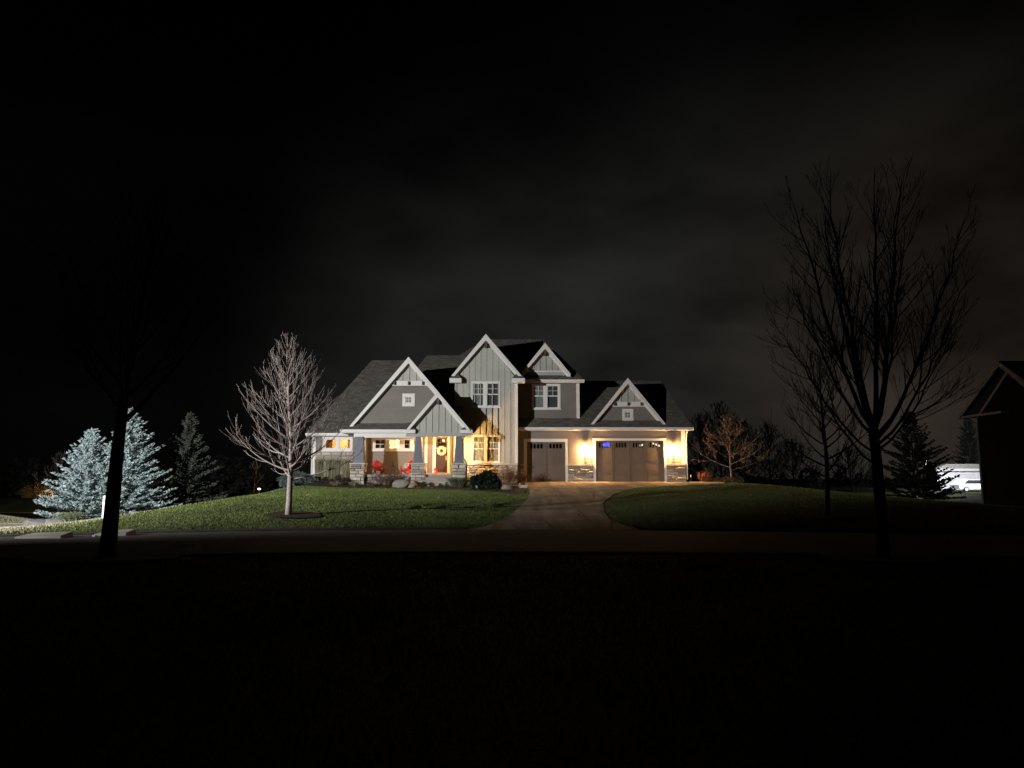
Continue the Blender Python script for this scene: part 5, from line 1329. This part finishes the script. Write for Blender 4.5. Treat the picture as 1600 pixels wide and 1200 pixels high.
yard_light((xl_+1.2, 103.4, bz_(xo, 103.6)+.12), .3, 'small ground light below the orange lit bushes', 2200, (1, .60, .18), 'ground_light', estr=3, r=.07)
# lamp lit little tree left of the house
xq, yq = X(405, 70, 766), 70; zq = hz(xq, yq)
zlamp = Z(764, yq)
yard_light((xq, yq, zlamp), max(.4, zlamp-zq), 'small glowing garden lamp under a bare tree left of the house', 28, (1, .66, .32), 'garden_lamp', estr=5, r=.14)
bare_tree('bare_tree', (X(401, 70.8), 70.8, hz(xq, 70.8)), 3.4+max(0, zlamp-zq-.3), .8+max(0, zlamp-zq-.3), .06, 14, 2.6, 'small bare tree lit by the garden lamp left of the house', mat('brown_bark', (.16, .11, .08), .9, 9, .3), 64, low=55, top=20, tipr=.012, kids={1: 2, 2: 4})
# white rail and post left of the lawn
yw = 58.0; x0_, x1_ = X(322, yw, 776), X(344.5, yw, 770)
ft = thing('rail_fence', 'white slanting rail ending in a short white post beyond the lawn slope', 'fence', (x1_, yw, hz(x1_, yw)))
WP = mat('white_fence_paint', (.80, .81, .84), .5, 2, .04)
zr0, zr1 = Z(778, yw), Z(773, yw)
part(MB().prism([(x0_, zr0-.07), (x1_, zr1-.2), (x1_, zr1+.05), (x0_+.1, zr0+.22)], yw-.06, yw+.06), 'rail', WP, ft)
part(MB().box(x1_-.06, x1_+.10, yw-.09, yw+.09, hz(x1_, yw)-.1, Z(764, yw)), 'post', WP, ft)
part(MB().box(x0_-.02, x0_+.1, yw-.055, yw+.055, hz(x0_, yw)-.1, zr0-.07), 'post', mat('dark_post', (.1, .1, .1), .8), ft)  # lower leg of the rail in plain dark grey
# evergreens and bare trees behind the yard, right; colours darkened to read as unlit
def bg(px, Y, h, w, label, seed, kind):
    x = X(px, Y, 750); z = hz(x, Y)
    if kind == 'c': conifer((x, Y, z), h, w, label, mat('unlit_needles', (.016, .02, .014), .9, 2, .3, island=.3), seed, 'dark trees behind the yard', .55)
    else: bare_tree('bare_tree', (x, Y, z), h, .6, .10, 34, w, label, mat('far_bark', (.05, .036, .03), .9, 9, .3), seed, low=66, top=22, tipr=.018, kids={1: 3, 2: 8}, group='dark trees behind the yard', up=.6)
bg(1428, 52, 6.4, 6.0, 'big black evergreen behind the right foreground tree', 70, 'c')
bg(1457, 60, 3.0, 2.7, 'low black evergreen in front of the floodlit garage', 71, 'c')
bg(1095, 66, 6.6, 4.2, 'dim bare tree just right of the garage roof', 72, 'b')
bg(1128, 70, 8.6, 6.4, 'rounded dim bare tree behind the crabapple, tallest of the group', 73, 'b')
bg(1165, 68, 6.8, 5.0, 'dim bare tree right of the tallest one behind the crabapple', 74, 'b')
bg(1203, 64, 6.2, 4.6, 'dim rounded tree between the crabapple and the right lawn tree', 75, 'b')
bg(1240, 70, 5.8, 6.4, 'low dim bare tree left of the right lawn tree', 76, 'b')
bg(1330, 74, 5.6, 7.5, 'dim wide tree behind the right lawn tree', 77, 'b')
bg(1519, 104, 10.5, 6.0, 'dark evergreen behind the floodlit garage, beside the neighbouring house wall', 78, 'c')
# black wood on the horizon
random.seed(90); V = []
for i in range(150):
    x = -150+300*i/150+random.uniform(-1, 1); y = 128+random.uniform(-6, 10); h = random.uniform(3.5, 7.0)*(1 if x < 30 else .8); w = random.uniform(2, 3.4); z = -1.2
    for j in range(46):
        q = random.random(); a = random.uniform(0, 6.28); r_ = w*(1-q*.8)*random.random()**.5
        c = Vector((x+r_*math.cos(a), y+r_*math.sin(a), z+h*q)); d = rand_dir()*.55; e = d.orthogonal().normalized()*.4
        V += [tuple(c-d), tuple(c+e), tuple(c+d), tuple(c-e)]
np_mesh('distant_wood', np.array(V), 4, mat('distant_foliage', (.035, .04, .032), .95, .5, .3, island=.3), None, 'stuff')
# the street lamp itself, out of the frame to the left
t = thing('street_lamp', 'street lamp standing left of the picture', 'street lamp', (LAMP.x-1.2, LAMP.y-.6, 0))
part(MB().tube([(LAMP.x-1.2, LAMP.y-.6, 0), (LAMP.x-1.2, LAMP.y-.6, 7.6)], .06, 8), 'pole', METAL, t)
part(MB().tube([(LAMP.x-1.2, LAMP.y-.6, 7.5), (LAMP.x-.2, LAMP.y-.15, 7.65)], .035, 6), 'arm', METAL, t)
part(MB().box(LAMP.x-.35, LAMP.x+.15, LAMP.y-.3, LAMP.y+.1, 7.56, 7.64), 'head', METAL, t)
